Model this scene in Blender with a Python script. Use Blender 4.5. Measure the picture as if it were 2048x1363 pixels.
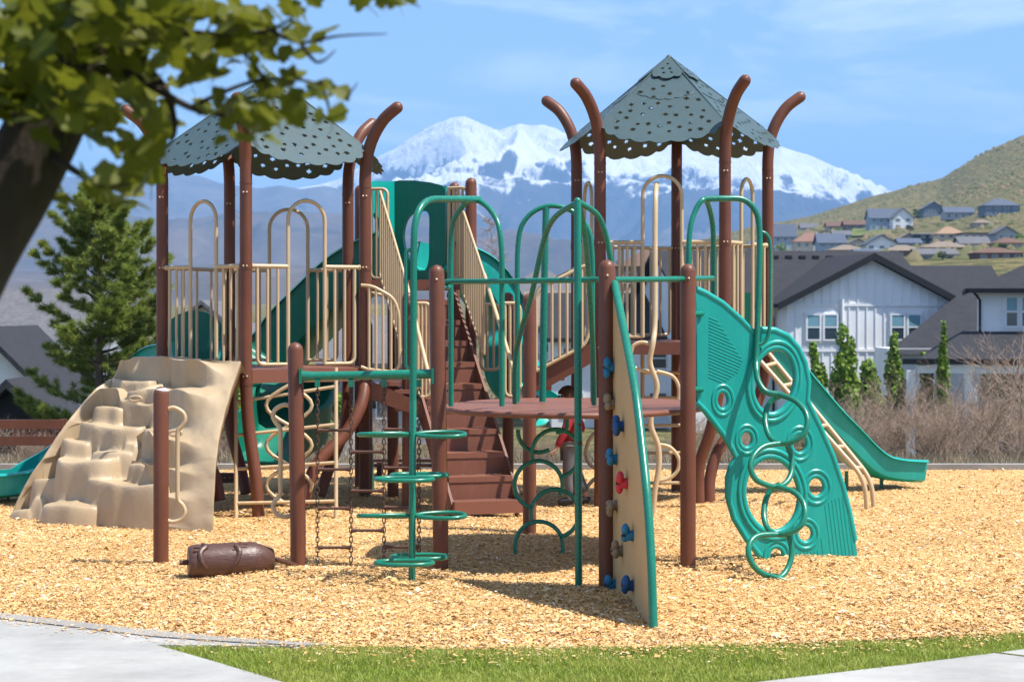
import bpy, bmesh, math, random
import numpy as np
from mathutils import Vector, Matrix
R = math.radians
sc = bpy.context.scene
for o in list(bpy.data.objects): bpy.data.objects.remove(o)
COL = sc.collection
random.seed(7); rng = np.random.default_rng(11)

# ---------------------------------------------------------------- camera, sky, sun, exposure
F = 3982.0; HZ = 625.0; CAM_H = 1.9          # focal length in photo pixels, horizon row, eye height
cam = bpy.data.cameras.new('camera'); camo = bpy.data.objects.new('camera', cam); COL.objects.link(camo)
camo.location = (0, 0, CAM_H); camo.rotation_euler = (R(90), 0, 0)
cam.sensor_width = 36; cam.lens = F/2048*36; cam.shift_y = -(681.5-HZ)/2048
cam.clip_start = 0.05; cam.clip_end = 60000
cam.dof.use_dof = True; cam.dof.focus_distance = 16.0; cam.dof.aperture_fstop = 4.5
sc.camera = camo
SUN_EL, SUN_AZ = 61.0, 110.0
w = bpy.data.worlds.new('World'); sc.world = w; w.use_nodes = True
nt = w.node_tree; nt.nodes.clear()
sky = nt.nodes.new('ShaderNodeTexSky'); sky.sky_type = 'NISHITA'; sky.sun_disc = False
sky.sun_elevation = R(SUN_EL); sky.sun_rotation = R(SUN_AZ); sky.altitude = 1500; sky.air_density = 1.0; sky.dust_density = 0.6; sky.ozone_density = 3.5
tc = nt.nodes.new('ShaderNodeTexCoord'); mp = nt.nodes.new('ShaderNodeMapping'); mp.inputs['Scale'].default_value = (2.2, 2.2, 9.5); mp.inputs['Location'].default_value = (0.35, 0.0, 0.2)
nz = nt.nodes.new('ShaderNodeTexNoise'); nz.inputs['Scale'].default_value = 2.6; nz.inputs['Detail'].default_value = 9; nz.inputs['Roughness'].default_value = 0.58; nz.inputs['Distortion'].default_value = 0.5
rp = nt.nodes.new('ShaderNodeValToRGB'); rp.color_ramp.elements[0].position = 0.45; rp.color_ramp.elements[1].position = 0.72
rp.color_ramp.elements[0].color = (0, 0, 0, 1); rp.color_ramp.elements[1].color = (0.75, 0.75, 0.75, 1)
mx = nt.nodes.new('ShaderNodeMix'); mx.data_type = 'RGBA'; mx.inputs['B'].default_value = (7.6, 8.2, 9.0, 1)
bg = nt.nodes.new('ShaderNodeBackground'); bg.inputs['Strength'].default_value = 0.105
wo = nt.nodes.new('ShaderNodeOutputWorld'); L = nt.links.new
L(tc.outputs['Generated'], mp.inputs['Vector']); L(mp.outputs['Vector'], nz.inputs['Vector']); L(nz.outputs['Fac'], rp.inputs['Fac'])
L(rp.outputs['Color'], mx.inputs['Factor']); L(sky.outputs['Color'], mx.inputs['A']); L(mx.outputs['Result'], bg.inputs['Color']); L(bg.outputs['Background'], wo.inputs['Surface'])
sl = bpy.data.lights.new('sun', 'SUN'); sl.energy = 4.7; sl.angle = R(0.5); sl.color = (1.0, 0.955, 0.89)
so = bpy.data.objects.new('sun', sl); COL.objects.link(so)
SUN_DIR = Vector((math.sin(R(SUN_AZ))*math.cos(R(SUN_EL)), math.cos(R(SUN_AZ))*math.cos(R(SUN_EL)), math.sin(R(SUN_EL))))
so.rotation_euler = SUN_DIR.to_track_quat('Z', 'Y').to_euler(); so.location = (20, -5, 40)
vs = sc.view_settings; vs.view_transform = 'Standard'; vs.look = 'None'; vs.exposure = 0.94; vs.gamma = 1; vs.use_curve_mapping = False
sc.cycles.use_denoising = True; sc.cycles.max_bounces = 6; sc.cycles.diffuse_bounces = 3; sc.cycles.glossy_bounces = 2; sc.cycles.transmission_bounces = 4
sc.cycles.transparent_max_bounces = 12; sc.cycles.volume_bounces = 0; sc.cycles.caustics_reflective = False; sc.cycles.caustics_refractive = False
sc.render.use_persistent_data = False

# ---------------------------------------------------------------- small library
def W(px, py, D):  # a photo pixel at depth D metres -> a place in the scene
    return Vector(((px-1024)/F*D, D, CAM_H-(py-HZ)/F*D))
def gx(px, D): return (px-1024)/F*D
def zz(py, D): return CAM_H-(py-HZ)/F*D
def gd(py, z=0.0): return F*(CAM_H-z)/(py-HZ)   # depth of a ground pixel
def V(*a): return Vector(a)

class NB:  # node builder for materials
    def __init__(s, name):
        s.m = bpy.data.materials.new(name); s.m.use_nodes = True; s.t = s.m.node_tree; s.n = s.t.nodes
        s.b = s.n['Principled BSDF']; s.out = s.n['Material Output']
    def add(s, typ, **kw):
        n = s.n.new(typ)
        for k, v in kw.items():
            if k in n.inputs: n.inputs[k].default_value = v
            else: setattr(n, k, v)
        return n
    def link(s, a, b): s.t.links.new(a, b)
    def coord(s, kind='Object', scale=(1, 1, 1)):
        c = s.add('ShaderNodeTexCoord'); m = s.add('ShaderNodeMapping'); m.inputs['Scale'].default_value = scale
        s.link(c.outputs[kind], m.inputs['Vector']); return m.outputs['Vector']
    def pos(s, scale=(1, 1, 1)):
        c = s.add('ShaderNodeNewGeometry'); m = s.add('ShaderNodeMapping'); m.inputs['Scale'].default_value = scale
        s.link(c.outputs['Position'], m.inputs['Vector']); return m.outputs['Vector']
    def noise(s, vec, scale=5, detail=4, rough=0.5, dist=0.0):
        n = s.add('ShaderNodeTexNoise'); n.inputs['Scale'].default_value = scale; n.inputs['Detail'].default_value = detail
        n.inputs['Roughness'].default_value = rough; n.inputs['Distortion'].default_value = dist; s.link(vec, n.inputs['Vector']); return n.outputs['Fac']
    def ramp(s, fac, stops, interp='LINEAR'):
        r = s.add('ShaderNodeValToRGB'); cr = r.color_ramp; cr.interpolation = interp
        while len(cr.elements) < len(stops): cr.elements.new(0.5)
        for e, (p, c) in zip(cr.elements, stops):
            e.position = p; e.color = (*c, 1) if len(c) == 3 else c
        s.link(fac, r.inputs['Fac']); return r.outputs['Color']
    def mix(s, fac, a, b, mode='MIX'):
        m = s.add('ShaderNodeMix', data_type='RGBA', blend_type=mode)
        for v, k in ((fac, 'Factor'), (a, 'A'), (b, 'B')):
            if isinstance(v, (int, float)): m.inputs[k].default_value = v
            elif isinstance(v, tuple): m.inputs[k].default_value = (*v, 1) if len(v) == 3 else v
            else: s.link(v, m.inputs[k])
        return m.outputs['Result']
    def math(s, op, a, b=0.0, clamp=False):
        m = s.add('ShaderNodeMath', operation=op, use_clamp=clamp)
        for v, i in ((a, 0), (b, 1)):
            if isinstance(v, (int, float)): m.inputs[i].default_value = v
            else: s.link(v, m.inputs[i])
        return m.outputs[0]
    def bump(s, h, strength=0.3, dist=0.01):
        b = s.add('ShaderNodeBump'); b.inputs['Strength'].default_value = strength; b.inputs['Distance'].default_value = dist
        s.link(h, b.inputs['Height']); s.link(b.outputs['Normal'], s.b.inputs['Normal'])
    def set(s, **kw):
        for k, v in kw.items():
            k = k.replace('_', ' ')
            if hasattr(v, 'is_linked') or isinstance(v, bpy.types.NodeSocket): s.link(v, s.b.inputs[k])
            else: s.b.inputs[k].default_value = (*v, 1) if isinstance(v, tuple) and len(v) == 3 else v
        return s

def coated(name, col, rough=0.38, spec=0.5, var=0.18, wear=0.0, bump=0.08):
    n = NB(name); v = n.pos()
    f = n.noise(v, 2.3, 5, 0.6); g = n.noise(v, 60, 3, 0.6)
    c = n.ramp(f, [(0.25, tuple(x*(1-var) for x in col)), (0.75, tuple(min(1, x*(1+var)) for x in col))])
    dust = n.ramp(n.noise(v, 7, 8, 0.7), [(0.55, (0, 0, 0)), (0.85, (1, 1, 1))])
    c = n.mix(n.math('MULTIPLY', dust, 0.05+wear), c, (0.42, 0.36, 0.28))
    stk = n.ramp(n.noise(n.pos((26, 26, 1.6)), 1.0, 6, 0.7), [(0.50, (0, 0, 0)), (0.78, (0.30, 0.30, 0.30))]); c = n.mix(stk, c, tuple(min(1, x*1.5+0.03) for x in col))
    scf = n.ramp(n.noise(n.pos((3, 3, 9)), 9, 9, 0.8), [(0.66, (0, 0, 0)), (0.70, (0.45, 0.45, 0.45))]); c = n.mix(scf, c, tuple(min(1, x*1.3+0.05) for x in col))
    n.set(Base_Color=c, Roughness=n.ramp(g, [(0.3, (rough-0.07,)*3), (0.7, (rough+0.1,)*3)]), Specular_IOR_Level=spec)
    n.bump(g, bump, 0.004); return n.m
def plain(name, col, rough=0.6, spec=0.3, var=0.15, scale=6, bump=0.0):
    n = NB(name); v = n.pos(); f = n.noise(v, scale, 5, 0.6)
    n.set(Base_Color=n.ramp(f, [(0.3, tuple(x*(1-var) for x in col)), (0.7, tuple(min(1, x*(1+var)) for x in col))]), Roughness=rough, Specular_IOR_Level=spec)
    if bump: n.bump(n.noise(v, scale*8, 4, 0.6), bump, 0.02)
    return n.m

class MB:  # mesh builder
    def __init__(s): s.v = []; s.f = []
    def add(s, verts, faces):
        b = len(s.v); s.v += [tuple(v) for v in verts]; s.f += [tuple(i+b for i in f) for f in faces]; return s
    def box(s, c, size, rot=None):
        hx, hy, hz = (d/2 for d in size); M = rot or Matrix.Identity(3); c = Vector(c)
        vs = [c+M@Vector((x*hx, y*hy, z*hz)) for x in (-1, 1) for y in (-1, 1) for z in (-1, 1)]
        return s.add(vs, [(0, 1, 3, 2), (4, 6, 7, 5), (0, 4, 5, 1), (2, 3, 7, 6), (0, 2, 6, 4), (1, 5, 7, 3)])
    def bar(s, a, b, w, t, up=(0, 0, 1)):
        a, b = Vector(a), Vector(b); d = (b-a); ln = d.length; d.normalize(); u = Vector(up); sd = d.cross(u)
        if sd.length < 1e-4: sd = d.cross(Vector((1, 0, 0)))
        sd.normalize(); u = sd.cross(d).normalized(); return s.box((a+b)/2, (ln, w, t), Matrix((d, sd, u)).transposed())
    def prism(s, poly, ext):  # planar outline (3D points) extruded along ext
        n = len(poly); e = Vector(ext); p = [Vector(q) for q in poly]
        return s.add(p+[q+e for q in p], [tuple(range(n)), tuple(range(2*n-1, n-1, -1))]+[(i, i+n, (i+1) % n+n, (i+1) % n) for i in range(n)])
    def tube(s, pts, r, seg=10, cap=True, closed=False, dome=False):
        pts = [Vector(p) for p in pts]; n = len(pts); rr = r if isinstance(r, (list, tuple)) else [r]*n
        T = []
        for i in range(n):
            if closed: d = pts[(i+1) % n]-pts[i-1]
            else: d = pts[min(i+1, n-1)]-pts[max(i-1, 0)]
            T.append(d.normalized() if d.length > 1e-9 else Vector((0, 0, 1)))
        ref = Vector((0, 0, 1)) if abs(T[0].z) < 0.9 else Vector((1, 0, 0))
        N = (ref-T[0]*ref.dot(T[0])).normalized(); rings = []
        if dome:
            k = 3; last = pts[-1]; d = T[-1]; rl = rr[-1]
            for j in range(1, k+1):
                a = j/k*math.pi/2*0.97; pts.append(last+d*(rl*math.sin(a))); rr = list(rr)+[rl*math.cos(a)]; T.append(d)
        for i, p in enumerate(pts):
            N = (N-T[i]*N.dot(T[i])); N = N.normalized() if N.length > 1e-6 else T[i].orthogonal().normalized()
            B = T[i].cross(N); rings.append([p+(N*math.cos(2*math.pi*k/seg)+B*math.sin(2*math.pi*k/seg))*rr[i] for k in range(seg)])
        m = len(pts); vs = [v for rg in rings for v in rg]; fs = []
        for i in range(m if closed else m-1):
            j = (i+1) % m
            for k in range(seg):
                fs.append((i*seg+k, i*seg+(k+1) % seg, j*seg+(k+1) % seg, j*seg+k))
        if cap and not closed: fs += [tuple(range(seg-1, -1, -1)), tuple((m-1)*seg+k for k in range(seg))]
        return s.add(vs, fs)
    def grid(s, P):  # P[i][j]
        ni, nj = len(P), len(P[0]); return s.add([p for row in P for p in row], [(i*nj+j, (i+1)*nj+j, (i+1)*nj+j+1, i*nj+j+1) for i in range(ni-1) for j in range(nj-1)])
    def ball(s, c, rad, nu=10, nv=7, M=None):
        c = Vector(c); rad = rad if isinstance(rad, (tuple, list)) else (rad,)*3; M = M or Matrix.Identity(3); vs = []; fs = []
        for i in range(nv+1):
            a = math.pi*i/nv
            for j in range(nu):
                b = 2*math.pi*j/nu; vs.append(c+M@Vector((rad[0]*math.sin(a)*math.cos(b), rad[1]*math.sin(a)*math.sin(b), rad[2]*math.cos(a))))
        for i in range(nv):
            for j in range(nu): fs.append((i*nu+j, (i+1)*nu+j, (i+1)*nu+(j+1) % nu, i*nu+(j+1) % nu))
        return s.add(vs, fs)
    def build(s, name, mat, parent=None, smooth=False, **tags):
        me = bpy.data.meshes.new(name); me.from_pydata(s.v, [], s.f); 
        if smooth: me.polygons.foreach_set('use_smooth', [True]*len(me.polygons))
        me.update(); bm = bmesh.new(); bm.from_mesh(me); bmesh.ops.recalc_face_normals(bm, faces=bm.faces); bm.to_mesh(me); bm.free()
        if smooth == 'auto': me.set_sharp_from_angle(angle=R(40))
        return link(name, me, mat, parent, **tags)
def link(name, me, mat, parent=None, **tags):
    if isinstance(mat, str): mat = M[mat]
    if mat is not None and not me.materials: me.materials.append(mat)
    o = bpy.data.objects.new(name, me); COL.objects.link(o)
    if parent is not None:
        o.parent = parent; o.matrix_parent_inverse = Matrix.Translation(parent.location).inverted()
    for k, v in tags.items(): o[k] = v
    return o
def thing(name, label, cat, loc=(0, 0, 0), group=None):
    o = bpy.data.objects.new(name, None); COL.objects.link(o); o.location = loc; o.empty_display_size = 0.1
    o['label'] = label; o['category'] = cat
    if group: o['group'] = group
    return o
def fast_mesh(verts, faces_quads, smooth=False, name='m'):
    me = bpy.data.meshes.new(name); nv = len(verts); nf = len(faces_quads); k = faces_quads.shape[1]
    me.vertices.add(nv); me.vertices.foreach_set('co', np.ascontiguousarray(verts, dtype=np.float32).ravel())
    me.loops.add(nf*k); me.loops.foreach_set('vertex_index', np.ascontiguousarray(faces_quads, dtype=np.int32).ravel())
    me.polygons.add(nf); me.polygons.foreach_set('loop_start', np.arange(0, nf*k, k, dtype=np.int32))
    if smooth: me.polygons.foreach_set('use_smooth', np.ones(nf, dtype=bool))
    me.update(calc_edges=True); me.validate(); return me
def fillet(pts, rad, n=6):  # polyline with rounded corners
    pts = [Vector(p) for p in pts]; rads = rad if isinstance(rad, (list, tuple)) else [rad]*len(pts); out = [pts[0]]
    for i in range(1, len(pts)-1):
        p, a, b = pts[i], pts[i-1], pts[i+1]; u = (a-p); v = (b-p); r_ = min(rads[i], u.length*0.49, v.length*0.49)
        s_, e_ = p+u.normalized()*r_, p+v.normalized()*r_
        for k in range(n+1):
            t = k/n; out.append(s_*(1-t)**2+p*2*t*(1-t)+e_*t*t)
    out.append(pts[-1]); return out
def spline(pts, n=8, closed=False):  # Catmull-Rom
    pts = [Vector(p) for p in pts]; m = len(pts); out = []
    rngi = range(m if closed else m-1)
    for i in rngi:
        g = (lambda k: pts[k % m]) if closed else (lambda k: pts[max(0, min(m-1, k))])
        p0, p1, p2, p3 = g(i-1), g(i), g(i+1), g(i+2)
        for k in range(n):
            t = k/n; out.append(0.5*((2*p1)+(p2-p0)*t+(2*p0-5*p1+4*p2-p3)*t*t+(3*p1-p0-3*p2+p3)*t**3))
    if not closed: out.append(pts[-1])
    return out
def interp(x, xs, ys): return float(np.interp(x, xs, ys))
_P = rng.permutation(256); _P = np.concatenate([_P, _P, _P]); _G = rng.random(512)*2-1
def vnoise(x, y):
    x = np.asarray(x, float); y = np.asarray(y, float); xi = np.floor(x).astype(int); yi = np.floor(y).astype(int); xf = x-xi; yf = y-yi
    u = xf*xf*xf*(xf*(xf*6-15)+10); v_ = yf*yf*yf*(yf*(yf*6-15)+10)
    def h(i, j): return _G[_P[(_P[i & 255]+j) & 255]]
    return (h(xi, yi)*(1-u)+h(xi+1, yi)*u)*(1-v_)+(h(xi, yi+1)*(1-u)+h(xi+1, yi+1)*u)*v_
def fbm(x, y, o=5, g=0.5, l=2.03, ridged=False):
    a = 1.0; s = 0.0; t = 0.0; x = np.asarray(x, float); y = np.asarray(y, float)
    for k in range(o):
        n = vnoise(x+17.3*k, y-9.1*k)
        if ridged: n = 1-2*np.abs(n)
        s = s+a*n; t += a; a *= g; x = x*l; y = y*l
    return s/t
M = {}
# ================================================================ THE LAND
def grid_mesh(X, Y, Z, smooth=True, name='land'):
    ni, nj = X.shape; v = np.stack([X, Y, Z], -1).reshape(-1, 3); i, j = np.meshgrid(np.arange(ni-1), np.arange(nj-1), indexing='ij')
    a = (i*nj+j).ravel(); q = np.stack([a, a+nj, a+nj+1, a+1], 1); return fast_mesh(v, q, smooth, name)
HILL_PX = [-4000, 900, 1150, 1350, 1500, 1560, 1640, 1740, 1880, 1925, 1950, 2048, 2300, 2900, 5000]
HILL_Y = [640, 610, 560, 490, 447, 437, 417, 388, 354, 326, 311, 263, 175, 60, -100]
NEAR_Y = [665, 640, 612, 575, 545, 540, 535, 530, 526, 525, 524, 520, 512, 500, 480]
def land_row(px, D):   # the row at which the open land appears, as a function of bearing and distance
    hy = np.interp(px, HILL_PX, HILL_Y); ny = np.interp(px, HILL_PX, NEAR_Y)
    t = np.clip((D-230)/(1150-230), 0, 1)
    return ny*(1-t)+hy*t
def land_z(px, D):
    px = np.asarray(px, float); D = np.asarray(D, float)
    zf = CAM_H-(land_row(px, D)-HZ)/F*D
    zn = np.interp(D, [0, 26.5, 34, 55, 95, 130, 230], [-0.06, -0.06, -0.75, -3.0, -3.6, -3.2, 0.0])
    z230 = CAM_H-(np.interp(px, HILL_PX, NEAR_Y)-HZ)/F*230
    zn = zn+z230*np.clip((D-110)/120, 0, 1)
    z = np.where(D < 230, zn, zf)
    hy = np.interp(px, HILL_PX, HILL_Y); ztop = CAM_H-(hy-HZ)/F*1150
    z = np.where(D > 1150, ztop*np.clip(1-(D-1150)/1500, 0.0, 1)+(-25)*np.clip((D-1150)/1500, 0, 1), z)
    x = (px-1024)/F*D
    bump_amp = np.interp(D, [0, 40, 200, 600, 1200, 3000], [0, 0, 0.3, 3.0, 7.0, 15.0])
    return z+bump_amp*fbm(x/140, D/140, 5)*np.clip((640-land_row(px, np.maximum(D, 230)))/60, 0.15, 1.0)
_px = np.concatenate([np.linspace(-6000, -300, 20)[:-1], np.linspace(-300, 2400, 240), np.linspace(2400, 7500, 20)[1:]])
_D = np.concatenate([np.linspace(-40, 24, 6), np.linspace(26, 230, 50), np.linspace(240, 1300, 110), np.geomspace(1340, 9000, 40)])
PX, DD = np.meshgrid(_px, _D, indexing='ij')
Zl = land_z(PX, np.maximum(DD, 1)); X = np.where(DD > 24.5, (PX-1024)/F*np.maximum(DD, 1), (PX-1024)/F*26)
Zl = np.where(DD < 25, -0.09, Zl)
n = NB('dry_grass_hill'); v = n.pos()
a = n.noise(v, 0.012, 6, 0.6); b = n.noise(v, 0.30, 6, 0.7); c = n.noise(v, 0.045, 4, 0.6)
col = n.ramp(a, [(0.3, (0.255, 0.205, 0.095)), (0.5, (0.225, 0.195, 0.085)), (0.7, (0.30, 0.235, 0.125))])
col = n.mix(n.ramp(b, [(0.45, (0, 0, 0)), (0.58, (0.85, 0.85, 0.85))]), col, (0.065, 0.08, 0.035))
col = n.mix(n.ramp(c, [(0.60, (0, 0, 0)), (0.68, (0.55, 0.55, 0.55))]), col, (0.12, 0.085, 0.06))
n.set(Base_Color=col, Roughness=0.95, Specular_IOR_Level=0.1); n.bump(b, 1.0, 3.0); M['hill'] = n.m
o = link('terrain', grid_mesh(X, DD, Zl), M['hill']); o['kind'] = 'structure'

# sagebrush dotted over the open slope
NSB = 9000; sp_ = rng.uniform(1250, 2500, NSB); sd0 = 250+rng.random(NSB)**0.8*890; keep = fbm(sp_*0.012, sd0*0.012, 4)+rng.normal(0, .25, NSB) > -0.05; sp_, sd0 = sp_[keep], sd0[keep]; NSB = len(sp_)
cz_ = np.stack([(sp_-1024)/F*sd0, sd0, land_z(sp_, sd0)], 1); rr_ = rng.uniform(0.45, 1.5, NSB)[:, None]; OCT = np.array([(1, 0, 0), (0, 1, 0), (-1, 0, 0), (0, -1, 0), (0.2, 0.1, 0.9)])
ov_ = (cz_[:, None, :]+OCT[None]*rr_[:, None, :]*(1+rng.normal(0, .2, (NSB, 5, 1)))).reshape(-1, 3); i5 = np.arange(NSB)*5; of_ = np.concatenate([np.stack([i5+a, i5+(a+1) % 4, i5+4], 1) for a in range(4)])
n = NB('sagebrush'); gi = n.add('ShaderNodeNewGeometry'); n.set(Base_Color=n.ramp(gi.outputs['Random Per Island'], [(0, (0.06, 0.075, 0.03)), (0.6, (0.12, 0.12, 0.06)), (1, (0.17, 0.12, 0.08))]), Roughness=0.95, Specular_IOR_Level=0.1); M['sage'] = n.m
sgo = link('sagebrush', fast_mesh(ov_, of_), 'sage'); sgo['kind'] = 'stuff'
def mountain(name, sil, D1, D0, base_y, amp, freq, mat, px0=-900, px1=2700, npx=420, nd=110, seed=0.0, back=0.5):
    px = np.linspace(px0, px1, npx); t = np.linspace(0, 1+back, nd); P_, T_ = np.meshgrid(px, t, indexing='ij')
    D = D0+(D1-D0)*T_; x = (P_-1024)/F*D
    sy = np.interp(P_, [p for p, _ in sil], [q for _, q in sil]); zr = CAM_H-(sy-HZ)/F*D1; zb = CAM_H-(base_y-HZ)/F*D0
    prof = np.where(T_ <= 1, np.clip(T_, 0, 1)**1.25, np.clip(1-(T_-1)/back*0.8, 0, 1))
    z = zb+(zr-zb)*prof
    rid = fbm(x*freq+seed+3.1*fbm(x*freq*.4, D*freq*.4+seed, 3), D*freq*0.55+seed, 7, 0.52, ridged=True)
    env = np.where(T_ <= 1, np.sin(np.clip(T_, 0, 1)*math.pi)**0.7*0.95+0.10*T_, 0.10)
    z = z+amp*env*(rid-0.15)
    o = link(name, grid_mesh(x, D, z, True, name), mat); o['kind'] = 'structure'; return o
n = NB('snowy_rock'); v = n.pos()
g = n.add('ShaderNodeNewGeometry'); sp = n.add('ShaderNodeSeparateXYZ'); n.link(g.outputs['Position'], sp.inputs[0]); sn = n.add('ShaderNodeSeparateXYZ'); n.link(g.outputs['Normal'], sn.inputs[0])
big = n.noise(v, 0.0011, 5, 0.6); fine = n.noise(n.pos((1, 0.35, 0.5)), 0.010, 8, 0.68, 0.4)
h = n.math('ADD', sp.outputs['Z'], n.math('MULTIPLY', n.math('SUBTRACT', big, 0.5), 420)); h = n.math('ADD', h, n.math('MULTIPLY', n.math('SUBTRACT', fine, 0.5), 800))
h = n.math('ADD', h, n.math('MULTIPLY', n.math('SUBTRACT', sn.outputs['Z'], 0.8), 450)); h = n.math('ADD', h, n.math('MULTIPLY', sp.outputs['X'], 0.045))
sf = n.math('DIVIDE', n.math('SUBTRACT', h, 670), 80, True)
rock = n.ramp(n.noise(v, 0.004, 6, 0.65), [(0.3, (0.04, 0.036, 0.036)), (0.7, (0.10, 0.085, 0.07))])
n.set(Base_Color=n.mix(sf, rock, (0.86, 0.87, 0.90)), Roughness=0.9, Specular_IOR_Level=0.1); n.bump(fine, 1.0, 60.0); M['snow'] = n.m
mountain('snow_mountain', [(-900, 420), (100, 410), (345, 400), (440, 395), (560, 385), (640, 372), (690, 357), (760, 320), (800, 298), (850, 264), (905, 238), (930, 234), (960, 247), (1000, 265), (1040, 256), (1080, 262), (1130, 272), (1250, 284), (1400, 298), (1560, 303), (1620, 320), (1680, 350), (1745, 384), (1850, 420), (2700, 470)], 12000, 6800, 560, 300, 1/1300, M['snow'], npx=560, nd=150, seed=4.7)
rockm = NB('bare_rock'); rv_ = rockm.pos(); rf_ = rockm.noise(rv_, 0.004, 7, 0.65); rockm.set(Base_Color=rockm.ramp(rf_, [(0.3, (0.07, 0.06, 0.05)), (0.7, (0.16, 0.13, 0.10))]), Roughness=0.9, Specular_IOR_Level=0.1); rockm.bump(rf_, 1.0, 50.0); M['bare_rock'] = rockm.m
mountain('rocky_range', [(-900, 350), (-300, 372), (100, 362), (345, 352), (400, 358), (440, 374), (520, 385), (560, 379), (600, 386), (650, 382), (720, 400), (900, 440), (2700, 560)], 9500, 5600, 575, 200, 1/1100, M['bare_rock'], seed=14.1)
n = NB('foothill_scrub'); v = n.pos(); f_ = n.noise(v, 0.004, 7, 0.65)
n.set(Base_Color=n.ramp(f_, [(0.35, (0.06, 0.05, 0.035)), (0.6, (0.115, 0.085, 0.06)), (0.75, (0.15, 0.125, 0.085))]), Roughness=0.95, Specular_IOR_Level=0.1); n.bump(f_, 0.8, 20.0); M['foot'] = n.m
mountain('foothills', [(-900, 430), (200, 436), (340, 452), (470, 440), (560, 426), (700, 424), (880, 438), (1000, 464), (1130, 497), (1260, 522), (1400, 560), (2700, 600)], 6000, 3800, 590, 120, 1/800, M['foot'], seed=9.2)
mountain('low_hills', [(-900, 520), (100, 545), (300, 535), (480, 528), (640, 540), (860, 545), (1000, 565), (1180, 600), (2700, 640)], 3600, 2500, 625, 45, 1/500, M['foot'], seed=2.4)

# the air
b_ = MB(); b_.box((0, 9000, 225), (34000, 30000, 1850)); hz = b_.build('haze', None); hz['kind'] = 'stuff'
hm = bpy.data.materials.new('haze_air'); hm.use_nodes = True; t_ = hm.node_tree; t_.nodes.clear(); pv = t_.nodes.new('ShaderNodeVolumePrincipled'); mo = t_.nodes.new('ShaderNodeOutputMaterial')
pv.inputs['Color'].default_value = (0.27, 0.55, 1.0, 1); pv.inputs['Density'].default_value = 0.000115; pv.inputs['Anisotropy'].default_value = 0.0
t_.links.new(pv.outputs['Volume'], mo.inputs['Volume']); hz.data.materials.append(hm)
# ================================================================ MATERIALS OF THE PLAYGROUND
M['brown'] = coated('brown_powder_coat', (0.135, 0.046, 0.024), 0.42, 0.35)
M['darkbrown'] = coated('dark_brown_steel', (0.085, 0.036, 0.024), 0.5, 0.35)
M['deck'] = coated('brown_vinyl_deck', (0.185, 0.070, 0.042), 0.5, 0.4, 0.12, 0.1)
M['tan'] = coated('tan_powder_coat', (0.50, 0.37, 0.215), 0.36, 0.45, 0.1)
M['green'] = coated('green_powder_coat', (0.006, 0.165, 0.105), 0.28, 0.5, 0.15)
M['teal'] = coated('teal_moulded_plastic', (0.004, 0.30, 0.255), 0.36, 0.45, 0.08, 0.05, 0.03)
M['dgreen'] = coated('dark_green_and_hood_shade', (0.004, 0.150, 0.098), 0.38, 0.4, 0.1)
M['roofmetal'] = coated('grey_green_roof_sheet', (0.046, 0.080, 0.086), 0.45, 0.4, 0.1)
M['tanpanel'] = coated('tan_plastic_sheet', (0.52, 0.36, 0.175), 0.5, 0.3, 0.07)
M['blue'] = coated('blue_resin_hold', (0.015, 0.16, 0.30), 0.5, 0.3)
M['navy'] = coated('navy_resin_hold', (0.012, 0.075, 0.22), 0.5, 0.3)
M['red'] = coated('red_resin_hold', (0.55, 0.035, 0.055), 0.5, 0.3)
M['taupe'] = coated('taupe_resin_hold', (0.24, 0.175, 0.105), 0.6, 0.3)
M['chain'] = coated('brown_coated_chain', (0.060, 0.034, 0.020), 0.5, 0.4)
n = NB('moulded_rock'); v = n.pos(); f_ = n.noise(v, 2.5, 6, 0.6); g_ = n.noise(v, 45, 8, 0.75)
cc = n.ramp(f_, [(0.3, (0.37, 0.27, 0.16)), (0.7, (0.47, 0.36, 0.23))]); cc = n.mix(n.ramp(n.noise(v, 5, 8, 0.75), [(0.52, (0, 0, 0)), (0.75, (0.4, 0.4, 0.4))]), cc, (0.24, 0.17, 0.11)); n.set(Base_Color=cc, Roughness=0.42, Specular_IOR_Level=0.42); n.bump(n.math('ADD', f_, n.math('MULTIPLY', g_, 0.35)), 0.30, 0.02); M['rock'] = n.m

PR = 0.058   # post radius
def plate(outline, holes, thick):   # flat sheet with real openings, in its own XY plane
    cu = bpy.data.curves.new('sheet', 'CURVE'); cu.dimensions = '2D'; cu.fill_mode = 'BOTH'; cu.extrude = thick/2
    for loop in [outline]+holes:
        s = cu.splines.new('POLY'); s.points.add(len(loop)-1); s.use_cyclic_u = True
        for p, q in zip(s.points, loop): p.co = (q[0], q[1], 0, 1)
    ob = bpy.data.objects.new('sheet', cu); COL.objects.link(ob); dg = bpy.context.evaluated_depsgraph_get(); dg.update()
    me = bpy.data.meshes.new_from_object(ob.evaluated_get(dg)); bpy.data.objects.remove(ob); bpy.data.curves.remove(cu); me.materials.clear(); return me
def ell(cx, cy, rx, ry, tilt=0, n=28):
    t = R(tilt); return [(cx+rx*math.cos(a)*math.cos(t)-ry*math.sin(a)*math.sin(t), cy+rx*math.cos(a)*math.sin(t)+ry*math.sin(a)*math.cos(t)) for a in (2*math.pi*k/n for k in range(n))]
def pts(lst): return [W(*p) for p in lst]
def post(px, D, top_y, parent, name='post', base=-0.05, r=PR, mat='brown', lean=0.0):
    x = gx(px, D); zt = zz(top_y, D)-r
    return MB().tube([V(x, D, base), V(x, D, 0.3), V(x+lean, D, zt)], r, 18, dome=True).build(name, mat, parent, smooth='auto')

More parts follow.
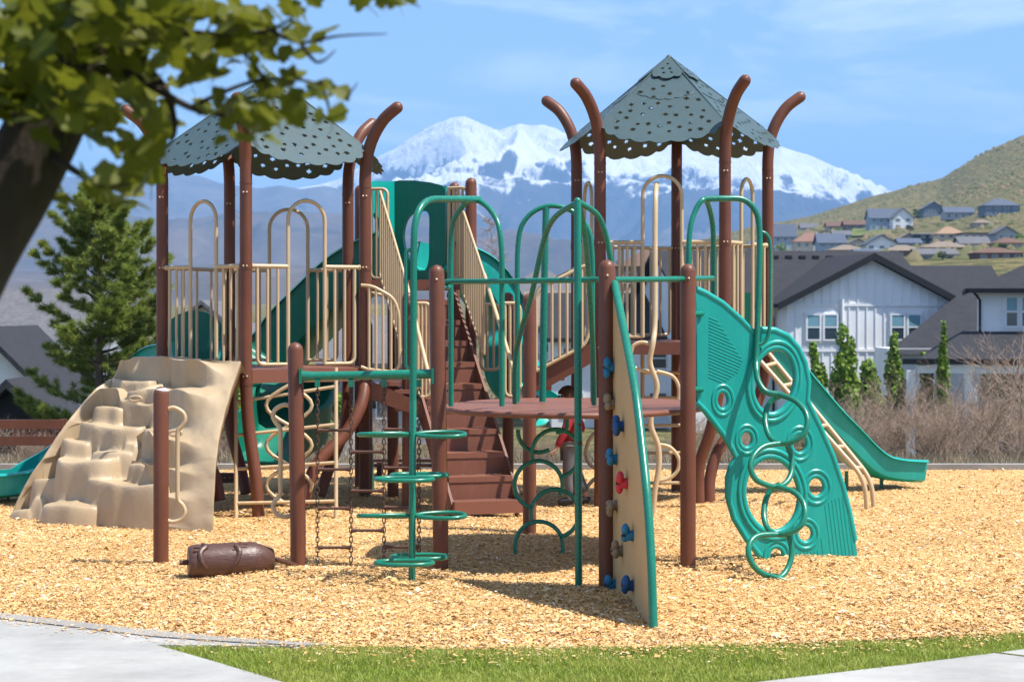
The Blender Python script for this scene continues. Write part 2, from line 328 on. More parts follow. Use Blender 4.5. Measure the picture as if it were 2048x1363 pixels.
# ---------------------------------------------------------------- the two roofed towers
def leaf_hole(cx, cy, s, a):
    rr = [1.0, .45, .82, .40, .70, .36, .78, .36, .70, .40, .82, .45]; k = len(rr)
    return [(cx+s*r_*math.cos(a+2*math.pi*i/k), cy+s*r_*math.sin(a+2*math.pi*i/k)) for i, r_ in enumerate(rr)]
def roof_panel(vtop, vch, wch, vbot, nscal, nholes, sd, s0=0.043):
    k = wch/vch; out = []
    for i in range(nscal*6+1):    # scalloped lower edge, from right corner to left corner
        t = i/(nscal*6); a = math.pi*t; u = wch*1.01*math.cos(a); v_ = vch+(vbot-vch)*math.sin(a)**0.8
        b = abs(math.sin(math.pi*(i % 6)/6 if i % 6 else 0)); out.append((u*(1+0.02*b), -(v_+0.035*b)))
    out = [(0.0, -vtop)]+out[:] if vtop == 0 else out
    R_ = random.Random(sd); hs = []; tries = 0
    while len(hs) < nholes and tries < 6000:
        tries += 1; v_ = R_.uniform(0.14, vbot-0.06); u = R_.uniform(-1, 1)*wch
        if v_ < vch: ok = abs(u) < k*v_-0.075
        else: ok = abs(u) < wch*math.sqrt(max(0, 1-((v_-vch)/(vbot-vch))**2))-0.09
        if ok and all((u-p[0])**2+(v_-p[1])**2 > (0.098 if nholes > 12 else 0.07)**2 for p in hs): hs.append((u, v_))
    return plate(out, [leaf_hole(u, -v_, R_.uniform(.85, 1.15)*s0, R_.uniform(0, 6.3)) for u, v_ in hs], 0.006)
_slope = math.hypot(1.08, 0.93); _vch = 0.80/1.08*_slope; _wch = math.tan(R(36))*0.80
ROOF_ME = [roof_panel(0, _vch, _wch, _slope, 9, 40, 31+i) for i in range(3)]
CAP_ME = roof_panel(0, 0.27, 0.27*_wch/_vch, 0.37, 3, 7, 5, 0.026)

class Tower:
    def __init__(s, name, label, cpx, cD, Rr, phi0, zd):
        s.c = V(gx(cpx, cD), cD, 0); s.R = Rr; s.zd = zd; s.o = thing(name, label, 'play tower', tuple(s.c))
        s.phi = [phi0+72*i for i in range(5)]; s.p = [s.at(f) for f in s.phi]
    def at(s, phi, r=None, z=0.0):
        r = s.R if r is None else r; return V(s.c.x+r*math.sin(R(phi)), s.c.y-r*math.cos(R(phi)), z)
    def posts(s, legs):
        for i, f in enumerate(s.phi):
            p = s.p[i]; out = V(math.sin(R(f)), -math.cos(R(f)), 0); zd = s.zd
            low = legs.get(i) or [V(p.x, p.y, -0.08), V(p.x, p.y, zd*0.5)]
            path = spline(low+[V(p.x, p.y, zd-0.12)], 5) if i in legs else low
            path = path+[V(p.x, p.y, zd+0.02), V(p.x, p.y, zd+1.0), V(p.x, p.y, zd+1.72)]+spline([p+V(0, 0, zd+1.82), p+out*0.018+V(0, 0, zd+2.02), p+out*0.085+V(0, 0, zd+2.22), p+out*0.20+V(0, 0, zd+2.39), p+out*0.345+V(0, 0, zd+2.50)], 5)
            po = MB().tube(path, PR, 18, dome=True).build('post', 'brown', s.o, smooth='auto')
            MB().tube([V(p.x, p.y, zd-0.135), V(p.x, p.y, zd-0.115)], PR+0.004, 18).build('collar', 'brown', po, smooth='auto')
            for zb_ in (zd-0.05, zd+0.975, zd+1.66):
                for s_ in (-1, 1): MB().ball(p+V(s_*0.016, -PR, zb_), 0.009, 8, 5).build('bolt', 'tan', po)
            MB().tube([V(p.x, p.y, zd+0.945), V(p.x, p.y, zd+1.005)], PR+0.004, 18).build('clamp', 'brown', po, smooth='auto')
            MB().tube([V(p.x, p.y, zd+1.74), V(p.x, p.y, zd+1.755)], PR+0.003, 18).build('collar', 'brown', po, smooth='auto')
    def deck(s):
        ring = [s.at(f, s.R*0.985, s.zd) for f in s.phi]
        dk = MB().prism(ring, (0, 0, -0.05)).build('deck', 'deck', s.o)
        for i in range(5):
            a, b = s.p[i].copy(), s.p[(i+1) % 5].copy(); d = (b-a).normalized(); a += d*PR; b -= d*PR; a.z = b.z = s.zd-0.055
            MB().bar(a, b, 0.03, 0.125).build('deck_edge', 'deck', dk)
    def roof(s):
        za = s.zd+2.87; seams = MB()
        for f in s.phi: seams.tube([V(s.c.x, s.c.y, za+0.012), s.at(f, 0.99, za-0.695)], 0.011, 6)
        seams.ball((s.c.x, s.c.y, za), (0.03, 0.03, 0.035))
        rf = seams.build('roof', 'roofmetal', s.o, smooth='auto')
        for i in range(5):
            mid = s.phi[i]+36; rad = V(math.sin(R(mid)), -math.cos(R(mid)), 0)
            vdir = (rad*1.08+V(0, 0, -0.93)).normalized(); udir = V(0, 0, 1).cross(rad).normalized(); nrm = udir.cross(-vdir)
            if nrm.z < 0: udir = -udir; nrm = -nrm
            Mx = Matrix((udir, -vdir, udir.cross(-vdir))).transposed().to_4x4(); Mx.translation = V(s.c.x, s.c.y, za)
            p = link('panel', ROOF_ME[i % 3], 'roofmetal', rf); p.matrix_basis = Mx
            q = link('cap_panel', CAP_ME, 'roofmetal', rf); Mq = Mx.copy(); Mq.translation = Mx.translation+nrm*0.02+V(0, 0, 0.005); q.matrix_basis = Mq
            line = MB(); sc_ = [(-0.28+0.56*t/40, 0.62+0.10*math.sin(math.pi*t/40)+0.02*abs(math.sin(math.pi*t/6.67))) for t in range(41)]
            line.tube([V(s.c.x, s.c.y, za)+udir*u+vdir*v_+nrm*0.006 for u, v_ in sc_], 0.004, 5); line.build('embossed_line', 'roofmetal', rf)
    def side(s, i): return s.p[i], s.p[(i+1) % 5]
    def entry(s, i, half=0.19, arch=1.60, nb=2, shift=0.0):
        a, b = s.side(i); d = (b-a).normalized(); w_ = (b-a).length; zd = s.zd; r = 0.0165
        P = lambda u, z: a+d*u+V(0, 0, zd+z)
        c_ = w_/2+shift; l, rr = c_-half, c_+half; top = arch-half
        arc = [P(l, 0.05)]+[P(c_-half*math.cos(math.pi*k/14), top+half*math.sin(math.pi*k/14)) for k in range(15)]+[P(rr, 0.05)]
        m = MB().tube(arc, r*1.15, 10)
        for (u0, u1) in ((PR+0.01, l), (w_-PR-0.01, rr)):
            sg = 1 if u1 > u0 else -1
            m.tube([P(u0-sg*0.03, 0.975), P(u1, 0.975)], r*1.25, 10)
            m.tube(fillet([P(u0+sg*0.045, 0.975), P(u0+sg*0.045, 0.055), P(u1, 0.055)], 0.07), r, 10)
            m.ball(P(u0-sg*0.01, 0.975), 0.028)
        pn = m.build('barrier', 'tan', s.o, smooth='auto')
        for (u0, u1) in ((PR+0.01, l), (w_-PR-0.01, rr)):
            sg = 1 if u1 > u0 else -1; x0 = u0+sg*0.045
            for k in range(1, nb+1):
                u = x0+(u1-x0)*k/(nb+1); MB().tube([P(u, 0.065), P(u, 0.965)], r*0.85, 8).build('bar', 'tan', pn, smooth='auto')
        return pn
    def barrier(s, i, n=8):
        a, b = s.side(i); d = (b-a).normalized(); w_ = (b-a).length; zd = s.zd; r = 0.0165; P = lambda u, z: a+d*u+V(0, 0, zd+z)
        u0, u1 = PR+0.03, w_-PR-0.03
        m = MB().tube([P(u0-0.04, 0.975), P(u1+0.04, 0.975)], r*1.2, 10)
        m.tube(fillet([P(u0, 0.975), P(u0, 0.055), P(u1, 0.055), P(u1, 0.975)], 0.08), r, 10)
        pn = m.build('barrier', 'tan', s.o, smooth='auto')
        for k in range(1, n):
            u = u0+(u1-u0)*k/n; MB().tube([P(u, 0.06), P(u, 0.97)], r*0.85, 8).build('bar', 'tan', pn, smooth='auto')

TL = Tower('play_tower', 'brown post play tower with leaf-cut roof, beside the tan rock climber', 541, 19.6, 1.05, -5.6, 1.36)
q = TL.p
TL.posts({0: [W(517, 1031, 18.5), W(512, 960, 18.5), W(497, 850, 18.55)], 1: [W(606, 1010, 18.7), W(632, 930, 18.8), W(690, 868, 18.95), W(722, 810, 19.05)],
          2: [W(640, 990, 20.0), W(660, 930, 20.1), W(690, 850, 20.25)], 3: [W(492, 985, 20.3), W(480, 930, 20.4), W(460, 850, 20.5)], 4: [W(440, 1000, 19.3), W(420, 930, 19.35), W(350, 850, 19.45)]})
TL.deck(); TL.roof(); TL.entry(0, nb=2); TL.entry(4, nb=2); TL.entry(2, 0.2, nb=2); TL.barrier(3, 4)
TR = Tower('play_tower', 'tall brown post play tower with scalloped leaf-cut roof, above the teal climbing panel', 1338, 20.2, 1.035, -45, 1.61)
TR.posts({1: [W(1397, 1005, 19.4), W(1399, 930, 19.4), W(1424, 850, 19.35)], 2: [W(1419, 1006, 19.95), W(1421, 950, 20.0), W(1445, 885, 20.1), W(1512, 810, 20.3)]})
TR.deck(); TR.roof(); TR.entry(0, 0.19, 1.62, 3); TR.entry(1, 0.16, 1.62, 2); TR.barrier(2, 9); TR.barrier(3, 9); TR.entry(4, 0.19, 1.60, 2)

# ---------------------------------------------------------------- chute slides
def chute(path, width, wall, parent, name, mat, n=8, thick=0.03, roll=0.0):
    P = spline(path, n); m = MB(); rows = []
    prof = [(-0.5, 1.0, 0.04), (-0.5, 1.0, -0.0), (-0.5, 0.55, 0), (-0.46, 0.15, 0), (-0.36, 0.02, 0), (0, 0, 0), (0.36, 0.02, 0), (0.46, 0.15, 0), (0.5, 0.55, 0), (0.5, 1.0, 0), (0.5, 1.0, 0.04)]
    for i, p in enumerate(P):
        d = (P[min(i+1, len(P)-1)]-P[max(i-1, 0)]).normalized(); sd = d.cross(V(0, 0, 1)).normalized(); up = sd.cross(d)
        inner = []
        for (a, b, fl) in prof: inner.append(p+sd*(a*width+math.copysign(fl, a) if a else 0)+up*(b*wall))
        outer = [p+sd*(a*(width+2*thick)+(math.copysign(fl, a) if a else 0))+up*(b*wall-(thick if b < 0.5 else 0.02*0)) for (a, b, fl) in prof]
        outer = [o_-up*(0.02 if prof[k][1] >= 1.0 else 0) for k, o_ in enumerate(outer)]
        rows.append(inner+outer[::-1])
    nj = len(rows[0]); m.v = [tuple(p) for r_ in rows for p in r_]
    for i in range(len(rows)-1):
        for j in range(nj): m.f.append((i*nj+j, (i+1)*nj+j, (i+1)*nj+(j+1) % nj, i*nj+(j+1) % nj))
    m.f += [tuple(range(nj)), tuple((len(rows)-1)*nj+j for j in range(nj))[::-1]]
    return m.build(name, mat, parent, smooth='auto')
s1 = thing('slide', 'open green slide running down to the right beside the bare shrubs', 'slide', tuple(W(1800, 950, 23)))
chute([W(1490, 690, 20.9), W(1540, 730, 21.0), W(1600, 802, 21.1), W(1650, 862, 21.2), W(1700, 915, 21.35), W(1735, 942, 21.45), W(1775, 954, 21.55), W(1824, 957, 21.7)], 0.42, 0.22, s1, 'chute', 'teal')
for px, D in ((1763, 21.55), (1693, 21.4)): MB().tube([V(gx(px, D), D, -0.05), V(gx(px, D), D, 0.2)], 0.022, 8).build('foot', 'green', s1)
MB().prism([W(1480, 585, 20.8), W(1502, 585, 20.8), W(1506, 655, 20.8), W(1478, 655, 20.8)], (0, 0.5, 0)).build('entry_hood', 'dgreen', s1)
s2 = thing('slide', 'green slide curving out to the left from behind the tan rock climber', 'slide', tuple(W(-20, 985, 20)))
chute([W(395, 725, 20.1), W(330, 740, 20.6), W(275, 800, 20.7), W(195, 880, 20.5), W(110, 948, 20.3), W(40, 982, 20.1), W(-60, 988, 20.0)], 0.50, 0.22, s2, 'chute', 'teal')
for px, D in ((18, 20.05), (57, 20.15)): MB().tube([W(px, 1003, D), W(px-4, 985, D), W(px-18, 975, D)], 0.018, 8).build('foot', 'green', s2)
hood = [(-0.3, 0)]+[(-0.3*math.cos(math.pi*k/14), 0.36+0.24*math.sin(math.pi*k/14)) for k in range(15)]+[(0.3, 0)]
hp = link('entry_hood', plate(hood, [], 0.08), 'dgreen', s2); hp.matrix_basis = Matrix.Translation(W(390, 738, 20.35))@Matrix.Rotation(R(90), 4, 'X')

# ---------------------------------------------------------------- slide tower with its hood and two chutes
ZS = 2.24
ST = thing('slide_tower', 'high slide platform with green hood at the top of the brown stairs', 'slide tower', (gx(838, 21), 21, 0))
for px, D, ty in ((942, 20.45, 355), (909, 21.75, 364), (729, 20.6, 380), (720, 21.75, 370)): post(px, D, ty, ST)
MB().prism([V(gx(732, 20.5), 20.5, ZS), V(gx(940, 20.5), 20.5, ZS), V(gx(905, 21.7), 21.7, ZS), V(gx(722, 21.7), 21.7, ZS)], (0, 0, -0.1)).build('deck', 'deck', ST)
def pixplate(outline, holes, Df, thick, parent, name, mat):  # a sheet standing in the vertical plane that meets the given depths
    (p0, D0), (p1, D1) = Df; a = V(gx(p0, D0), D0, 0); b = V(gx(p1, D1), D1, 0); d = (b-a).normalized()
    def uv(px, py):
        k = (px-1024)/F; s = (k*a.y-a.x)/(d.x-k*d.y); D = a.y+d.y*s; return (s, zz(py, D))
    me = plate([uv(*p) for p in outline], [[uv(*p) for p in h] for h in holes], thick)
    o = link(name, me, mat, parent); Mx = Matrix((d, V(0, 0, 1), d.cross(V(0, 0, 1)))).transposed().to_4x4(); Mx.translation = a; o.matrix_basis = Mx
    return o, (lambda px, py, off=0.0: a+d*uv(px, py)[0]+V(0, 0, uv(px, py)[1])+d.cross(V(0, 0, 1))*off)
hood_hole = spline([V(x, y, 0) for x, y in ((834, 425), (858, 426), (860, 470), (859, 520), (850, 541), (832, 536), (814, 505), (808, 470), (816, 438))], 4, True)
sh, shf = pixplate([(787, 364), (800, 361), (830, 361), (862, 365), (886, 371), (893, 378), (893, 470), (892, 565), (840, 565), (812, 565), (788, 565)], [[(p.x, p.y) for p in hood_hole]], ((787, 21.95), (893, 21.75)), 0.06, ST, 'hood_side', 'dgreen')  # hood's shaded side: the shade is put into the darker green
MB().tube([shf(870, y, 0.03) for y in (425, 445, 480, 505)], 0.022, 8).build('grip', 'dgreen', sh, smooth='auto')
hole2 = spline([V(x, y, 0) for x, y in ((742, 430), (755, 440), (762, 470), (756, 505), (744, 520))], 4, True)
pixplate([(728, 366), (745, 362), (787, 363), (787, 565), (728, 565)], [[(p.x, p.y) for p in hole2]], ((728, 21.5), (787, 21.95)), 0.06, ST, 'hood_side', 'teal')  # sunlit side of the same hood, given the lighter teal
MB().prism([shf(787, 362), shf(893, 372), shf(893, 378), shf(787, 368)], (-0.1, 0.5, 0)).build('hood_top', 'teal', ST)
chute([W(810, 548, 21.9), W(735, 585, 22.0), W(665, 650, 22.1), W(605, 715, 22.2), W(575, 765, 22.2), W(585, 840, 21.9), W(578, 895, 21.4), W(535, 925, 21.0)], 0.80, 0.50, ST, 'chute', 'dgreen')
chute([W(860, 540, 21.9), W(930, 570, 22.2), W(975, 640, 22.4), W(990, 720, 22.4), W(1020, 800, 22.3), W(1080, 850, 22.2)], 0.6, 0.34, ST, 'chute', 'teal')
MB().tube(pts([(745, 990, 21.2), (742, 900, 21.2), (733, 800, 21.3), (725, 745, 21.4)]), 0.024, 10).build('support', 'green', ST, smooth='auto')
def upanel(p0, p1, z0, z1, parent, n=4, r=0.0165, mat='tan', name='barrier', rad=0.07, ztop2=None, zbot2=None):
    p0, p1 = V(*p0), V(*p1); za = z1 if ztop2 is None else ztop2; zb = z0 if zbot2 is None else zbot2
    Q = lambda t, z: V(p0.x+(p1.x-p0.x)*t, p0.y+(p1.y-p0.y)*t, z)
    pn = MB().tube(fillet([Q(0, z1), Q(0, z0), Q(1, zb), Q(1, za), Q(0, z1), Q(0, z1-0.01)], rad), r, 10).build(name, mat, parent, smooth='auto')
    for k in range(1, n): 
        t = k/n; MB().tube([Q(t, z0+(zb-z0)*t), Q(t, z1+(za-z1)*t)], r*0.85, 8).build('bar', mat, pn, smooth='auto')
    return pn
upanel((gx(742, 20.6), 20.6), (gx(775, 20.55), 20.55), zz(556, 20.6), zz(378, 20.6), ST, 3)
upanel((gx(898, 20.6), 20.6), (gx(934, 20.5), 20.5), zz(556, 20.6), zz(376, 20.6), ST, 4)

# ---------------------------------------------------------------- stairs up to the slide platform
SB = V(gx(977, 18.3), 18.3, 0); STP = V(gx(838, 20.5), 20.5, 0); sdir = (STP-SB).normalized(); sr = V(sdir.y, -sdir.x, 0); sw = 0.62; run = (STP-SB).length/10; rise = (ZS-0.17)/10
ss = thing('stairs', 'steep brown metal stairs with tan rails climbing to the green hood', 'stairs', tuple(SB))
rotS = Matrix((sr, sdir, V(0, 0, 1))).transposed()
n = NB('perforated_tread'); vx = n.coord('Object', (1, 1, 1)); vor = n.add('ShaderNodeTexVoronoi'); vor.inputs['Scale'].default_value = 42; vor.inputs['Randomness'].default_value = 0.15; n.link(n.pos(), vor.inputs['Vector'])
pf = n.ramp(vor.outputs['Distance'], [(0.30, (0.09, 0.035, 0.024)), (0.42, (0.21, 0.080, 0.048))]); gn = n.add('ShaderNodeNewGeometry'); sn_ = n.add('ShaderNodeSeparateXYZ'); n.link(gn.outputs['Normal'], sn_.inputs[0]); n.set(Base_Color=n.mix(n.math('GREATER_THAN', sn_.outputs['Z'], 0.7), (0.20, 0.075, 0.045), pf), Roughness=0.5); M['tread'] = n.m
for k in range(10):
    c = SB+sdir*(k*run+run*0.55); z = 0.17+rise*k; th = 0.115 if k == 0 else 0.05
    st = MB().box(V(c.x, c.y, z-th/2), (sw*(1.06 if k == 0 else 1), run*1.12+(0.05 if k == 0 else 0), th), rotS).build('step', 'tread', ss)
    if k: MB().box(V(c.x, c.y, z-0.05-(rise-0.05)/2)-sdir*(run*0.50), (sw*0.99, 0.012, rise-0.055), rotS).build('riser', 'deck', st)
for sg in (-1, 1):
    e = sr*(sg*(sw/2+0.02)); off = V(0, 0, -0.09)
    MB().bar(SB+e+sdir*0.1+V(0, 0, 0.16)+off, STP+e+V(0, 0, ZS)+off, 0.025, 0.20).build('stringer', 'brown', ss)
    fr = 0.63; a = STP+e*1.25; b = SB+(STP-SB)*(1-0.39)+e*1.25
    upanel((a.x, a.y), (b.x, b.y), ZS+0.05, ZS+0.90, ss, 15 if sg > 0 else 12, 0.014, ztop2=ZS-0.39*2.07+0.85, zbot2=ZS-0.39*2.07+0.04, rad=0.03)
    lo = SB+e*1.3+sdir*0.25; lo2 = SB+e*1.3+sdir*0.02
    MB().tube(fillet([b+V(0, 0, ZS-0.39*2.07+0.85), lo+V(0, 0, 1.05), lo2+V(0, 0, 0.85), lo2+V(0, 0, -0.05)], 0.15), 0.02, 10).build('handrail', 'tan', ss, smooth='auto')
# ---------------------------------------------------------------- landing beside the stairs, with short flights to each tower
LD = thing('landing', 'low brown landing with tan barred gates between the two roofed towers', 'landing', (gx(960, 19.6), 19.6, 0))
for px, D, ty in ((816, 19.3, 584), (786, 20.6, 588), (1016, 20.5, 584), (1058, 18.7, 586), (734, 20.9, 640)): post(px, D, ty, LD)
ZL = 1.07
for (a, b) in ((790, 868), (1008, 1062)):
    MB().prism([V(gx(a, 19.2), 19.2, ZL), V(gx(b, 19.2), 19.2, ZL), V(gx(b, 20.4), 20.4, ZL), V(gx(a, 20.4), 20.4, ZL)], (0, 0, -0.12)).build('deck', 'deck', LD)
upanel((gx(836, 19.2), 19.2), (gx(860, 19.2), 19.2), ZL+0.02, zz(606, 19.2), LD, 3)
upanel((gx(962, 20.3), 20.3), (gx(1000, 20.3), 20.3), ZL+0.25, zz(608, 20.3), LD, 3)
upanel((gx(1010, 19.3), 19.3), (gx(1040, 19.3), 19.3), ZL+0.02, zz(606, 19.3), LD, 3)
# flight to the left tower
for D in (19.15, 20.1):
    MB().prism([W(733, 762, D), W(742, 762, D), W(850, 808, D), W(850, 836, D), W(780, 812, D), W(733, 795, D)], (0, 0.03, 0)).build('stringer', 'brown', LD)
for k, px in enumerate((755, 785, 815)):
    c = V(gx(px, 19.6), 19.62, 1.29-0.075*k); MB().box(c, (0.2, 0.92, 0.04)).build('step', 'tread', LD)
fr = fillet([W(722, 570, 19.1), W(745, 572, 19.1), W(787, 595, 19.1), W(798, 625, 19.1), W(800, 745, 19.1), W(735, 738, 19.1), W(722, 733, 19.1)], [0, .1, .15, .1, .12, .1, 0]); 
hb = MB().tube(fr, 0.0165, 10).build('barrier', 'tan', LD, smooth='auto')
for px, y0, y1 in ((738, 571, 742), (752, 577, 744), (766, 584, 746), (782, 592, 747)): MB().tube(pts([(px, y0, 19.1), (px, y1, 19.1)]), 0.014, 8).build('bar', 'tan', hb, smooth='auto')
fr = fillet([W(738, 585, 20.1), W(770, 590, 20.1), W(792, 618, 20.1), W(793, 745, 20.1)], 0.15); MB().tube(fr, 0.0165, 10).build('handrail', 'tan', LD, smooth='auto')
# flight to the right tower
for D in (18.95, 19.9):
    MB().prism([W(1058, 750, D), W(1190, 683, D), W(1190, 722, D), W(1085, 780, D), W(1058, 780, D)], (0, 0.03, 0)).build('stringer', 'brown', LD)
for k, px in enumerate((1085, 1110, 1135, 1160)):
    c = V(gx(px, 19.4), 19.42, 1.18+0.095*k); MB().box(c, (0.16, 0.92, 0.04)).build('step', 'tread', LD)
for D, dy in ((18.93, 0), (19.95, -4)):
    fr = [W(1072, 742+dy, D), W(1072, 590+dy, D), W(1085, 573+dy, D), W(1175, 528+dy, D), W(1180, 660+dy, D), W(1170, 690+dy, D)]
    hb = MB().tube(fillet(fr+[fr[0]], 0.06), 0.0165, 10).build('barrier', 'tan', LD, smooth='auto')
    for k in range(1, 7):
        px = 1074+k*15; MB().tube(pts([(px, 578-(px-1085)*0.5+dy, D), (px, 742-(px-1072)*0.52+dy, D)]), 0.014, 8).build('bar', 'tan', hb, smooth='auto')

# ---------------------------------------------------------------- tan moulded rock climber
rc = thing('rock_climber', 'tan moulded plastic boulder climber with ledges leading up to the tower', 'rock climber', tuple(W(230, 1060, 17.8)))
nrm_ = V(math.sin(R(-49)), -math.cos(R(-49)), 0); tan_ = V(-nrm_.y, nrm_.x, 0); 
if tan_.x < 0: tan_ = -tan_
top_c = (TL.p[4]+TL.p[0])/2; top_c.z = 0
NU, NT = 220, 260
U = np.linspace(0, 1, NU); T = np.linspace(0, 1, NT); UU, TT = np.meshgrid(U, T, indexing='ij')
# stepped profile: nine ledges whose heights shift from block to block across the width
def blocks(u, seed, nb):
    r_ = np.random.default_rng(seed); e = np.sort(np.concatenate([[0, 1], (np.arange(1, nb)+r_.uniform(-.3, .3, nb-1))/nb])); val = r_.uniform(-1, 1, nb); s = np.zeros_like(u)
    for k in range(nb): s += val[k]*(1/(1+np.exp(-(u-e[k])*75))-1/(1+np.exp(-(u-e[k+1])*75)))
    return s
nst = 5.0; ph = 0.55*blocks(UU+0.05*np.sin(TT*8), 3, 4)*np.cos(TT*5+0.6)+0.42*blocks(UU+0.04*np.cos(TT*11), 8, 7)*np.sin(TT*9+1.0)
edge = np.clip(np.minimum(UU/0.07, (0.98-UU)/0.30), 0, 1); edge = edge*edge*(3-2*edge)
q = TT*nst+ph; fq = np.floor(q); fr_ = q-fq; S5 = lambda x: np.clip(x, 0, 1)**2*(3-2*np.clip(x, 0, 1))
riseF = np.clip((fq+S5(fr_/0.44)-ph)/nst, 0, 1.02); runF = np.clip((fq+S5((fr_-0.40)/0.60)-ph)/nst, 0, 1.0)
Zr = 1.47*(riseF*edge+TT**0.85*(1-edge)); run_ = runF*edge+TT**1.25*(1-edge)
Lp = np.interp(run_, [0, .25, .5, .75, 1], [22, 86, 138, 192, 288]); Ld = np.interp(run_, [0, .25, .5, .75, 1], [18.45, 18.5, 18.65, 18.9, 19.3])
Rp = np.interp(run_, [0, .3, .6, 1], [424, 433, 449, 482]); Rd = np.interp(run_, [0, .3, .6, 1], [17.25, 17.5, 17.9, 18.45])
Lx, Rx = (Lp-1024)/F*Ld, (Rp-1024)/F*Rd; bul = np.sin(np.pi*np.clip(UU, 0, 1))**0.7*(0.10-0.06*run_)+0.03*blocks(UU+0.03*np.sin(TT*12), 21, 5)*np.sin(TT*10)*edge+0.022*fbm(UU*6, TT*6, 3)
bul = bul-0.30*S5((0.72-UU)/0.25)*S5(UU/0.08)*(1-run_*0.6)
Pr = np.stack([Lx+(Rx-Lx)*UU-0.36*bul, Ld+(Rd-Ld)*UU-0.93*bul, Zr-0.02+0.006*fbm(UU*12, TT*12, 3)], -1)
rows = [[V(*Pr[i, j]) for j in range(NT)] for i in range(NU)]
rm = MB().grid(rows)
# skirts at both sides, over the top and under the base give the shell its depth
def skirt(edge_pts, dv): rm.grid([[p, p+V(*dv(p))] for p in edge_pts])
skirt(rows[0], lambda p: (0.03, 0.05, -p.z*1.0)); 
rm.grid([[p, p+V(-0.005, 0.02, -0.10), p+V(-0.06, 0.03, -0.11)] for p in rows[-1]])
skirt([r_[-1] for r_ in rows], lambda p: (nrm_.x*-0.12, nrm_.y*-0.12, -0.25))
rm.grid([[r_[0], V(r_[0].x, r_[0].y-0.02, -0.12)] for r_ in rows])
rm.build('boulder_shell', 'rock', rc, smooth=True)
TERR = ((2, 58, 1020, 18.25, .5), (44, 84, 996, 18.2, .6), (56, 182, 1010, 17.80, .8), (132, 330, 966, 17.66, .6), (76, 205, 920, 18.05, .9), (236, 338, 934, 17.80, .5), (156, 258, 906, 18.12, .9), (250, 286, 917, 17.98, .6), (128, 280, 848, 18.34, .7), (266, 345, 860, 18.06, .5), (228, 266, 884, 18.12, .5), (166, 240, 816, 18.55, .6), (232, 330, 779, 18.46, .5), (210, 240, 800, 18.60, .6), (290, 340, 1004, 17.50, .4), (98, 172, 882, 18.40, .7), (284, 345, 822, 18.22, .4), (196, 300, 758, 18.78, .5), (40, 110, 955, 18.30, .7))
# the stepped ledges are one moulded sheet: a height field over the plan of all steps, softened as a rotational moulding is
tv_ = np.array([0.86, -0.51]); nv_ = np.array([-0.51, -0.86]); o2 = np.array([gx(190, 18.2), 18.2]); cell = 0.010; GU = np.arange(-1.35, 1.35, cell); GV = np.arange(-1.1, 1.1, cell); UG, VG = np.meshgrid(GU, GV, indexing='ij'); ZG = np.full(UG.shape, -0.12)
for k, (x0, x1, yt, Df, dep) in enumerate(TERR):
    r_ = random.Random(k+2); zt = zz(yt, Df); hw = (x1-x0)/2/F*Df/0.80; c = np.array([gx((x0+x1)/2, Df), Df])-nv_*(dep/2); cu, cv = (c-o2)@tv_, (c-o2)@nv_; ang = np.arctan2(VG-cv, UG-cu); p1, p2, p3 = (r_.uniform(0, 6.3) for _ in range(3))
    wob = 1+0.04*np.sin(3*ang+p1)+0.03*np.sin(5*ang+p2)+0.016*np.sin(9*ang+p3); ff = ((np.abs(UG-cu)/(hw*wob))**5+(np.abs(VG-cv)/(dep/2*wob))**5)**0.2; sf_ = np.clip((1.0-ff)*min(hw, dep/2)/0.045, 0, 1); sf_ = 1-(1-sf_)**2.4
    ztop = zt+0.020*np.sin((UG-cu)*7+p1)+0.012*np.sin((VG-cv)*9+p2)-0.03*(VG-cv); ZG = np.maximum(ZG, -0.12+(ztop+0.12)*sf_)
has = ZG > -0.115
for _ in range(1): ZG = (ZG+np.roll(ZG, 1, 0)+np.roll(ZG, -1, 0)+np.roll(ZG, 1, 1)+np.roll(ZG, -1, 1))/5
ZG = ZG+0.008*fbm(UG*9, VG*9, 4)*(ZG > 0)
near_ = has.copy()
for _ in range(5): near_ = near_ | np.roll(near_, 1, 0) | np.roll(near_, -1, 0) | np.roll(near_, 1, 1) | np.roll(near_, -1, 1)
XY = o2+UG[..., None]*tv_+VG[..., None]*nv_; nv2 = len(GV); fi, fj = np.nonzero(near_[:-1, :-1] & near_[1:, :-1] & near_[:-1, 1:] & near_[1:, 1:]); qa = fi*nv2+fj
le_me = fast_mesh(np.concatenate([XY.reshape(-1, 2), ZG.reshape(-1, 1)], 1), np.stack([qa, qa+nv2, qa+nv2+1, qa+1], 1), True, 'ledges'); bm__ = bmesh.new(); bm__.from_mesh(le_me); bmesh.ops.delete(bm__, geom=[v_ for v_ in bm__.verts if not v_.link_faces], context='VERTS'); bmesh.ops.recalc_face_normals(bm__, faces=bm__.faces); bm__.to_mesh(le_me); bm__.free()
link('stepped_face', le_me, 'rock', rc)
for px, py, D in ((270, 797, 18.06), (350, 866, 17.60)):
    c = W(px, py, D); MB().tube([c+V(0.055*math.cos(a), 0.02, 0.022*math.sin(a)) for a in (2*math.pi*k/16 for k in range(16))], 0.012, 8, closed=True).build('hand_hold', 'rock', rc, smooth=True)

